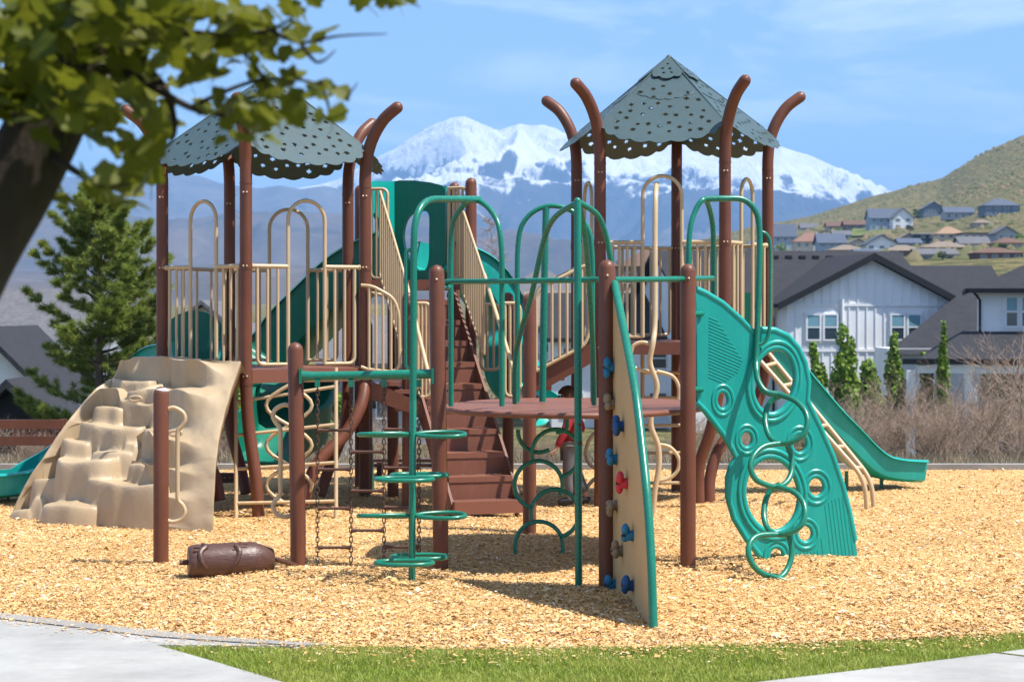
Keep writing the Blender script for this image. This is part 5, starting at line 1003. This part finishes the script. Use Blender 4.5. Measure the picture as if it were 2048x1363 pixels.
for k in range(1, 19):
    x = xl+(xr-xl)*k/19; zt = ze+zs_*(x-xl if x < xm else xr-x)-.12
    for (z0, z1) in ((zb, .13), (.27, 2.18), (2.32, zt)):
        if z1 > z0+.1 and not any(abs(x-gx(c_, HD)) < .82 and z0 < 2 and z1 > 1 and z0 > 0 for c_ in (1640.5, 1815.5)): MB().box(V(x, HD-.02, (z0+z1)/2), (.06, .04, z1-z0)).build('batten', 'w_white', WH)
        elif z0 > 0 and z0 < 2: MB().box(V(x, HD-.02, (.27+.58)/2), (.06, .04, .28)).build('batten', 'w_white', WH)
for z in (.2, 2.25): MB().box(V(xm, HD-.03, z), (xr-xl, .05, .12)).build('band', 'w_white', WH)
for c_ in (1640.5, 1815.5):
    MB().box(V(gx(c_, HD), HD-.025, zz(654, HD)), (1.62, .05, 1.42)).build('window_surround', 'w_white', WH)
    for s in (-1, 1): window(WH, V(gx(c_, HD)+s*.40, HD-.075, zz(654, HD)), .70, 1.22)
MB().tube([V(gx(1682, HD), HD-.1, zz(598, HD)), V(gx(1682, HD), HD-.1, zz(700, HD))], .09, 10, dome=True).build('vent_pipe', 'w_white', WH)
WH.rotation_euler = (0, 0, R(9)); WH.location.x -= 0.95
# ---- the house with the porch
PD_ = 75.0
PH = thing('porch_house', 'white house with black eaves and covered porch at the right edge', 'house', (gx(1963, PD_), PD_, -3.4)); PH.rotation_euler = (0, 0, R(-12))
a, b = gx(1963, PD_), gx(2330, PD_); z0, z1 = zz(665, PD_), zz(578, PD_)
MB().box(V((a+b)/2, PD_+4, (z0+z1)/2), (b-a, 8, z1-z0)).build('upper_wall', 'w_white', PH)
MB().box(V((a+b)/2, PD_+4.2, (z0-3.6)/2), (b-a-.02, 7.6, z0+3.6)).build('lower_wall', 'w_white', PH)
m = MB(); zt = zz(500, PD_+4); e0, e1 = a-.5, b+.5; f0, f1 = PD_-.5, PD_+8.5
m.add([V(e0, f0, z1), V(e1, f0, z1), V(e1, f1, z1), V(e0, f1, z1), V(e0+3.6, PD_+4, zt), V(e1-3.6, PD_+4, zt)], [(0, 1, 5, 4), (1, 2, 5), (2, 3, 4, 5), (3, 0, 4), (0, 3, 2, 1)]); ur = m.build('upper_roof', 'shingle', PH)
MB().box(V((e0+e1)/2, f0-.05, z1-.06), (e1-e0, .1, .17)).build('gutter', 'w_black', ur); MB().box(V(e0-.05, (f0+f1)/2, z1-.06), (.1, f1-f0, .17)).build('gutter', 'w_black', ur)
MB().tube([V(a-.3, PD_-.3, z1-.1), V(a-.06, PD_-.06, z1-.4), V(a-.06, PD_-.06, z0)], .05, 8).build('downpipe', 'w_black', PH)
for k, x in enumerate((2022, 2052)): window(PH, V(gx(x, PD_), PD_-.05, zz(623, PD_)), .52, 1.2)
MB().box(V(gx(2037, PD_), PD_-.02, zz(623, PD_)), (1.3, .04, 1.36)).build('window_surround', 'w_white', PH)
zp = zz(722, 70.5); p0 = gx(1890, 70.5); m = MB(); m.add([V(p0, 70.5, zp), V(b+.5, 70.5, zp), V(b+.5, PD_, z0+.05), V(a-.6, PD_, z0+.05), V(p0, PD_+4, zp), V(a-.6, PD_+4, z0+.05)], [(0, 1, 2, 3), (0, 3, 5, 4)]); m.prism([V(p0, 70.5, zp), V(b+.5, 70.5, zp), V(b+.5, PD_+4, zp), V(p0, PD_+4, zp)], (0, 0, -.12)); pr = m.build('porch_roof', 'shingle', PH)
MB().box(V((p0+b)/2, 70.42, zp-.02), (b-p0+1, .12, .2)).build('gutter', 'w_black', pr); MB().box(V((p0+b)/2, 70.6, zp-.3), (b-p0, .2, .28)).build('beam', 'w_white', PH)
for x in (1876, 1990, 2110): MB().box(V(gx(x, 70.7), 70.7, (zp-3.8)/2-.2), (.32, .32, zp+3.5)).build('porch_post', 'w_white', PH)
for k in range(4): window(PH, V(gx(1990+k*24, PD_), PD_-.04, zz(760, PD_)), .34, 1.15, 'w_white', blind=False)
LWG = thing('low_wing', 'low charcoal roofed wing between the two white houses', 'house', (gx(1870, 86), 86, -3.5)); MB().box(V((gx(1775, 84)+gx(1960, 84))/2, 85.5, -1.6), (gx(1960, 84)-gx(1775, 84), 3, 4)).build('wall', 'w_white', LWG)
m = MB(); m.add([V(gx(1768, 83.5), 83.5, zz(708, 83.5)), V(gx(1990, 83.5), 83.5, zz(708, 83.5)), V(gx(2000, 92), 92, zz(556, 92)), V(gx(1958, 92), 92, zz(556, 92)), V(gx(1800, 96), 96, zz(690, 96))], [(0, 1, 2, 3), (0, 3, 4)]); m.build('roof', 'shingle', LWG)

# ---- plain houses: walls, roof, windows, sometimes a chimney
def house(label, px, D, w, h, dp, rh, kind='gx', wall='w_white', roof='shingle_grey', nw=3, base=None, yaw=0.0, chim=False, group=None, storeys=1, name='house'):
    bz = float(land_z(px, D))-0.4 if base is None else base; c = V(gx(px, D), D+dp/2, bz); t = thing(name, label, 'house', tuple(c), group); t.rotation_euler = (0, 0, R(yaw)); hw, hd = w/2, dp/2
    def L_(x, y, z): return V(c.x+x, c.y+y, c.z+z)
    o = .45; m = MB(); zt = h+rh
    if kind == 'gx':   # ridge runs left-right
        MB().prism([L_(-hw, -hd, 0), L_(-hw, hd, 0), L_(-hw, hd, h), L_(-hw, 0, zt-.1), L_(-hw, -hd, h)], (w, 0, 0)).build('wall', wall, t); k = rh/hd
        for s in (-1, 1): m.prism([L_(-hw-o, s*(hd+o), h-k*o), L_(hw+o, s*(hd+o), h-k*o), L_(hw+o, 0, zt), L_(-hw-o, 0, zt)], (0, 0, .2))
    elif kind == 'gy':  # gable faces the viewer
        MB().prism([L_(-hw, -hd, 0), L_(hw, -hd, 0), L_(hw, -hd, h), L_(0, -hd, zt-.1), L_(-hw, -hd, h)], (0, dp, 0)).build('wall', wall, t); k = rh/hw
        for s in (-1, 1): m.prism([L_(s*(hw+o), -hd-o, h-k*o), L_(0, -hd-o, zt), L_(0, hd+o, zt), L_(s*(hw+o), hd+o, h-k*o)], (0, 0, .2))
    elif kind == 'hip':
        MB().box(L_(0, 0, h/2), (w, dp, h)).build('wall', wall, t); i = min(hd, hw*.8)
        m.add([L_(-hw-o, -hd-o, h), L_(hw+o, -hd-o, h), L_(hw+o, hd+o, h), L_(-hw-o, hd+o, h), L_(-hw+i, 0, zt), L_(hw-i, 0, zt)], [(0, 1, 5, 4), (1, 2, 5), (2, 3, 4, 5), (3, 0, 4), (0, 3, 2, 1)])
    else:
        MB().box(L_(0, 0, h/2), (w, dp, h)).build('wall', wall, t); m.box(L_(0, -.3, h+.12), (w+1.4, dp+1.4, .25))
    r_ = m.build('roof', roof, t)
    if chim: MB().box(L_(hw*.4, 0, zt+.2), (.7, .7, 1.4)).build('chimney', wall, r_)
    for s in range(storeys):
        zc = h*(s+.55)/storeys
        for j in range(nw): window(t, L_(-hw+w*(j+.5)/nw, -hd-.04, zc), min(1.5, w/nw*.5), min(1.5, h/storeys*.5), 'w_white', blind=False)
    return t
# left of the playground
house('grey roofed house half hidden behind the pine', 70, 72, 3.2*72/F*0+4.4, 2.6, 7, 2.2, 'gx', 'w_grey', 'shingle_grey', 2, base=-2.2)
house('white gabled house with charcoal roof at the left edge', -30, 58, 3.0, 2.2, 6, 1.5, 'gy', 'w_white', 'shingle', 1, base=-2.4)
house('gabled shed, its shaded front coloured black, beyond the brown rail fence', 22, 44, 1.15, 1.25, 3, .55, 'gy', 'w_black', 'shingle', 0, base=-1.55, name='shed')  # black wall colour stands in for the shadow on this gable
house('tan walled house seen through the left tower bars', 405, 95, 4.2, 3.2, 8, 1.7, 'gy', 'w_cream', 'shingle_grey', 2, base=-2.6)
house('pale grey house behind the stairs of the left tower', 770, 80, 4.6, 3.4, 7, 1.7, 'gx', 'w_grey', 'shingle_grey', 3, base=-3.5)
house('white house under the left deck, past the bright green tree', 600, 70, 3.6, 2.6, 6, 1.2, 'gx', 'w_white', 'shingle', 2, base=-4.2)
house('grey roofed house seen through the green arches', 1085, 210, 8.0, 3.0, 9, 2.6, 'hip', 'w_tanw', 'shingle_grey', 3)
house('long grey house seen below the stair landing rail', 1160, 150, 7.5, 3.0, 9, 2.4, 'gx', 'w_grey', 'shingle_tan', 3)
house('white house with dark roof seen through the right tower bars', 1275, 95, 8.2, 4.3, 9, 2.0, 'gx', 'w_white', 'shingle', 4, base=-3.6, storeys=2)
house('brown roofed house seen between the right tower posts', 1310, 260, 9.5, 3.4, 9, 2.4, 'hip', 'w_brownw', 'shingle_brown', 3)
house('tan house with brown roof beside the right tower post', 1398, 520, 8.5, 4.0, 9, 2.2, 'hip', 'w_tanw', 'shingle_brown', 3)
house('charcoal roofed house behind the porch house', 1930, 118, 4.4, 5.9, 9, 1.9, 'gx', 'w_grey', 'shingle', 0, base=-3.2)
# the hillside
def hill_D(px, y):
    hy, ny = interp(px, HILL_PX, HILL_Y), interp(px, HILL_PX, NEAR_Y); return 230+920*max(0.02, min(.97, (ny-y)/(ny-hy)))
def on_hill(label, x0, x1, yt, yb, kind, wall, roof, nw, st=1, rr=.42, chim=False):
    px = (x0+x1)/2; D = hill_D(px, yb); w = (x1-x0)/F*D; tot = (yb-yt)/F*D+.4; return house(label, px, D, w, tot*(1-rr), max(6, w*.8), tot*rr, kind, wall, roof, nw, None, 0, chim, 'houses on the hillside', st)
for a in (('blue grey two storey house left of the red tiled one', 1549, 1592, 446, 498, 'gx', 'w_bluew', 'shingle_blue', 3, 2), ('tan house with red tiled roof beside the white spire', 1590, 1654, 458, 503, 'hip', 'w_cream', 'shingle_red', 4, 2),
          ('low brown house above the green lawn', 1690, 1736, 444, 462, 'gx', 'w_brownw', 'shingle_brown', 3), ('large grey gabled house above the bright lawn', 1740, 1800, 420, 461, 'gx', 'w_bluew', 'shingle_blue', 4, 2), ('pale grey gable wing beside the large grey house', 1786, 1826, 418, 458, 'gy', 'w_white', 'shingle_grey', 2, 2),
          ('slate house with pale trimmed gable high on the slope', 1846, 1890, 410, 439, 'gy', 'w_slate', 'shingle_blue', 3, 2), ('long pale house next to the slate gable', 1891, 1948, 415, 438, 'gx', 'w_grey', 'shingle_blue', 4), ('dark house highest on the slope at the right', 1969, 2040, 394, 428, 'hip', 'w_slate', 'shingle_blue', 4, 2),
          ('dark boxy modern house beside the orange roof', 1838, 1872, 446, 482, 'flat', 'w_dark', 'w_grey', 2, 2), ('house with orange tiled roof and cream walls', 1876, 1928, 448, 481, 'hip', 'w_cream', 'shingle_orange', 3, 2), ('white flat roofed modern house', 1926, 1985, 453, 474, 'flat', 'w_white', 'w_black', 4),
          ('grey house with small white gable below the flat roofed one', 1923, 1978, 470, 497, 'gx', 'w_white', 'shingle_grey', 3), ('wide tan hipped house below the orange roof', 1850, 1940, 478, 505, 'hip', 'w_tanw', 'shingle_tan', 5), ('brown walled house with tan hipped roof', 1770, 1852, 484, 509, 'hip', 'w_brownw', 'shingle_tan', 4),
          ('low tan hipped house just right of the white spire', 1662, 1731, 486, 509, 'hip', 'w_tanw', 'shingle_tan', 4), ('white gabled house with blue grey roof', 1732, 1796, 466, 505, 'gy', 'w_white', 'shingle_blue', 3, 2), ('blue house behind the white spire', 1638, 1690, 468, 506, 'gx', 'w_bluew', 'shingle_blue', 3, 2),
          ('brown tiled house above the charcoal roofs at the right', 1956, 2046, 494, 517, 'hip', 'w_brownw', 'shingle_brown', 4), ('grey house below the brown walled one', 1838, 1912, 500, 520, 'gx', 'w_grey', 'shingle_grey', 3), ('grey blue cottage at the left end of the hillside row', 1500, 1545, 478, 505, 'gx', 'w_grey', 'shingle_blue', 3), ('pale cottage under the red tiled house', 1462, 1500, 488, 512, 'gy', 'w_white', 'shingle_tan', 2),
          ('small grey house above the red tiled one', 1602, 1634, 443, 462, 'gx', 'w_grey', 'shingle_grey', 2), ('small brown roofed house left of the low brown one', 1655, 1688, 449, 466, 'gx', 'w_tanw', 'shingle_brown', 2), ('pale house between the lawn and the dark boxy house', 1800, 1836, 462, 484, 'gy', 'w_cream', 'shingle_tan', 2), ('blue grey roofed house under the dark boxy house', 1800, 1842, 474, 492, 'gx', 'w_bluew', 'shingle_blue', 3),
          ('small tan house right of the orange roof, behind it', 1950, 1985, 438, 453, 'hip', 'w_tanw', 'shingle_tan', 2), ('grey gabled house below the highest one', 1992, 2034, 446, 472, 'gy', 'w_grey', 'shingle_grey', 2), ('brown hipped house at the far right of the middle row', 1996, 2047, 474, 498, 'hip', 'w_tanw', 'shingle_brown', 3), ('low charcoal roofed house between the tan roofs', 1715, 1768, 495, 512, 'gx', 'w_grey', 'shingle_blue', 3),
          ('cream cottage just left of the white gabled house', 1700, 1732, 474, 492, 'gy', 'w_cream', 'shingle_grey', 2), ('pale blue cottage above the white gabled house', 1668, 1702, 462, 480, 'gx', 'w_bluew', 'shingle_grey', 2)): on_hill(*a)
D = hill_D(1633, 508); sb = V(gx(1633, D), D, float(land_z(1633, D))); sp1 = thing('church_spire', 'slender white church spire on the hillside', 'spire', tuple(sb)); hs = zz(464, D)-sb.z
MB().box(sb+V(0, 0, hs*.18), (hs*.24, hs*.24, hs*.36)).build('tower', 'w_white', sp1); MB().tube([sb+V(0, 0, hs*.36), sb+V(0, 0, hs)], [hs*.11, .05], 8).build('steeple', 'w_white', sp1)
for (x0, x1, y0, y1, nm) in ((1700, 1790, 461, 476, 'green_lawn'),):
    q = [V(gx(x, hill_D(x, y)), hill_D(x, y), float(land_z(x, hill_D(x, y)))+.5) for x, y in ((x0, y1), (x1-20, y1-1), (x1, y0+2), (x0+5, y0+2))]; MB().add(q, [(0, 1, 2, 3)]).build(nm, 'lawn_far', kind='structure')
tr3 = random.Random(21)
for i, (px, yb, sz, mt, lb) in enumerate(((1885, 528, 8.0, 'dark_leaf', 'big dark round tree above the charcoal roof'), (2005, 510, 9.0, 'dark_leaf', 'broad dark tree left of the brown tiled house end'), (2040, 475, 7, 'spring', 'bright green tree at the right edge of the hillside'), (1562, 503, 9, 'spring', 'pale green tree at the foot of the blue grey house'), (1748, 508, 5, 'dark_leaf', 'dark tree between the tan roofs'), (1835, 442, 8, 'dark_leaf', 'tree left of the slate gable'), (1678, 470, 6, 'spring', 'green tree beside the low brown house'), (1965, 428, 6, 'spring', 'shrub left of the highest house'), (1618, 448, 5, 'dark_leaf', 'single dark tree on the open slope'), (1820, 465, 6, 'dark_leaf', 'tree below the large grey house'), (1910, 440, 5, 'dark_leaf', 'tree in front of the long pale house'), (1460, 520, 6, 'spring', 'green tree beside the right tower'), (1235, 530, 5, 'spring', 'pale tree seen left of the right tower post'), (1140, 505, 6, 'dark_leaf', 'dark conifer like tree in the gap of the arches'), (1050, 560, 5, 'dark_leaf', 'dark tree behind the stair landing'), (1695, 505, 4, 'dark_leaf', 'small dark tree near the spire'))):
    D = hill_D(px, yb); sz = sz*2.6/F*D; clump_tree('town_tree', lb, px, D, float(land_z(px, D))-.1*sz, sz, sz*.55, M[mt], 700, .05*sz, 120+i, False, 'trees among the hillside houses')

# ---- brown rail fence at the left
RF = thing('rail_fence', 'brown two rail fence with slats beyond the slide', 'fence', (gx(60, 24.9), 24.9, 0))
for y in (848, 881): MB().bar(W(-120, y, 24.9), W(128, y, 24.9), .05, .115).build('rail', 'brown', RF)
for k in range(9): MB().box(W(30+k*11, 865, 24.9), (.025, .03, .10)).build('slat', 'deck', RF)
for px in (-100, 124): MB().box(V(gx(px, 24.9), 24.96, .22), (.09, .07, .7)).build('post', 'brown', RF)
# ================================================================ THE CHILD
CD = 19.6; cx0 = gx(1142, CD)
KID = thing('person', 'child in red long sleeved top, grey trousers and sunglasses walking left', 'person', (cx0, CD, 0))
for nm, c, r_ in (('skin', (.52, .29, .20), .5), ('hair', (.075, .038, .018), .6), ('redtop', (.30, .022, .028), .85), ('trouser', (.13, .125, .13), .9), ('shoe', (.018, .018, .02), .6), ('lens', (.02, .02, .02), .15)): M[nm] = plain('child_'+nm, c, r_, .3, .1, 14, .15)
def skin(name, verts, edges, rads, mat, parent, root=0, sub=2):
    me = bpy.data.meshes.new(name); me.from_pydata([(cx0+x, CD+y, z) for x, y, z in verts], edges, []); ob = bpy.data.objects.new(name, me); COL.objects.link(ob)
    ob.modifiers.new('skin', 'SKIN'); sk = me.skin_vertices[0].data
    for i, r_ in enumerate(rads): sk[i].radius = (r_, r_) if isinstance(r_, float) else r_; sk[i].use_root = (i == root)
    s = ob.modifiers.new('sub', 'SUBSURF'); s.levels = sub; s.render_levels = sub
    dg = bpy.context.evaluated_depsgraph_get(); dg.update(); out = bpy.data.meshes.new_from_object(ob.evaluated_get(dg)); bpy.data.objects.remove(ob); out.materials.clear(); out.polygons.foreach_set('use_smooth', [True]*len(out.polygons)); return out
J = {'pel': (0, 0, .57), 'wa': (-.005, 0, .68), 'ch': (-.01, 0, .83), 'nk': (-.015, 0, .935), 'hd0': (-.03, 0, 1.0), 'hd1': (-.035, 0, 1.07), 'hd2': (-.02, 0, 1.135),
     's1': (-.01, -.115, .875), 'e1': (-.075, -.16, .715), 'w1': (-.145, -.16, .585), 's2': (.0, .115, .875), 'e2': (.13, .15, .735), 'w2': (.07, .11, .87),
     'h1': (-.01, -.062, .55), 'k1': (-.035, -.065, .305), 'a1': (-.01, -.065, .065), 't1': (-.10, -.07, .03), 'h2': (.01, .062, .55), 'k2': (.06, .065, .31), 'a2': (.16, .06, .085), 't2': (.09, .055, .03)}
RAD = {'pel': .085, 'wa': .078, 'ch': .088, 'nk': .036, 'hd0': .058, 'hd1': .085, 'hd2': .070, 's1': .040, 'e1': .030, 'w1': .021, 's2': .040, 'e2': .030, 'w2': .021, 'h1': .062, 'k1': .044, 'a1': .028, 't1': .026, 'h2': .062, 'k2': .044, 'a2': .028, 't2': .026}
names = list(J); idx = {k: i for i, k in enumerate(names)}
E = [('pel', 'wa'), ('wa', 'ch'), ('ch', 'nk'), ('nk', 'hd0'), ('hd0', 'hd1'), ('hd1', 'hd2'), ('ch', 's1'), ('s1', 'e1'), ('e1', 'w1'), ('ch', 's2'), ('s2', 'e2'), ('e2', 'w2'), ('pel', 'h1'), ('h1', 'k1'), ('k1', 'a1'), ('a1', 't1'), ('pel', 'h2'), ('h2', 'k2'), ('k2', 'a2'), ('a2', 't2')]
verts = [J[k] for k in names]; rads = [RAD[k] for k in names]; edges = [(idx[a], idx[b]) for a, b in E]
for wn, sg in (('w1', -1), ('w2', 1)):     # palm and five fingers
    w0 = V(*J[wn]); dn = V(-.35, 0, -.94) if wn == 'w1' else V(-.5, -.2, .84); pi_ = len(verts); verts.append(tuple(w0+dn*.045)); rads.append((.020, .030)); edges.append((idx[wn], pi_))
    for q in range(5):
        spread = (q-2)*.011; b0 = len(verts); L1 = (.030, .042, .046, .042, .034)[q]; base = w0+dn*(.06 if q else .035)+V((-.012 if q == 0 else 0), spread, 0)
        verts.append(tuple(base)); rads.append(.0085); edges.append((pi_, b0)); tip = base+dn*(L1*.6)+V((-.022 if q == 0 else -.006), 0, 0); verts.append(tuple(tip)); rads.append(.0075); edges.append((b0, b0+1)); verts.append(tuple(tip+dn*(L1*.4)+V(-.012, 0, 0))); rads.append(.006); edges.append((b0+1, b0+2))
body_me = skin('body', verts, edges, rads, 'skin', KID)
body = link('body', body_me, 'skin', KID)
hd = V(cx0-.035, CD, 1.065); f_ = MB(); f_.ball(hd+V(-.088, 0, -.008), (.018, .012, .017), 8, 6); f_.ball(hd+V(-.072, 0, -.047), (.012, .022, .007), 8, 6)
for s in (-1, 1): f_.ball(hd+V(.01, s*.078, -.005), (.016, .010, .024), 8, 6)
f_.build('facial_features', 'skin', body, smooth=True)
hr = MB(); P_ = []
for i in range(15):
    row = []
    for j in range(24):
        a = math.pi*0.62*i/14; b = 2*math.pi*j/24; fr_ = -math.cos(b); lim = 0.72 if fr_ > .35 else 1.0; a2 = a*lim; r_ = .100+.004*math.sin(b*7+i)
        row.append(hd+V(r_*1.02*math.sin(a2)*math.cos(b)+.006, .092*math.sin(a2)*math.sin(b), r_*math.cos(a2)+.018))
    P_.append(row+[row[0]])
hr.grid(P_).build('hair', 'hair', KID, smooth=True)
gl = MB(); 
for s in (-1, 1): gl.ball(hd+V(-.083, s*.032, .012), (.008, .026, .017), 10, 6); gl.tube([hd+V(-.080, s*.058, .016), hd+V(.005, s*.088, .016)], .004, 6)
gl.build('sunglasses', 'lens', KID, smooth=True)
top = ['pel', 'wa', 'ch', 'nk', 's1', 'e1', 'w1', 's2', 'e2', 'w2']; ti = {k: i for i, k in enumerate(top)}; tv = [J[k] if k != 'nk' else (-.015, 0, .92) for k in top]; tv[0] = (0, 0, .60)
tr_ = [.108, .098, .104, .050, .054, .043, .033, .054, .043, .033]
link('top', skin('top', tv, [(ti[a], ti[b]) for a, b in E if a in ti and b in ti], tr_, 'redtop', KID), 'redtop', KID)
lo = ['pel', 'h1', 'k1', 'a1', 'h2', 'k2', 'a2']; li = {k: i for i, k in enumerate(lo)}; lv = [J[k] for k in lo]; lv[3] = (-.01, -.065, .10); lv[6] = (.15, .06, .115)
link('trousers', skin('trousers', lv, [(li[a], li[b]) for a, b in E if a in li and b in li], [.098, .078, .058, .050, .078, .058, .050], 'trouser', KID), 'trouser', KID)
for s, (tx, ty, tz), (ax_, ay_, az_) in ((1, J['t1'], J['a1']), (2, J['t2'], J['a2'])):
    link('shoe', skin('shoe', [(ax_+.03, ay_, .045), (ax_, ay_, .06), (tx, ty, .042), (tx-.035, ty, .035)], [(0, 1), (1, 2), (2, 3)], [.040, .043, .042, .034], 'shoe', KID), 'shoe', KID)
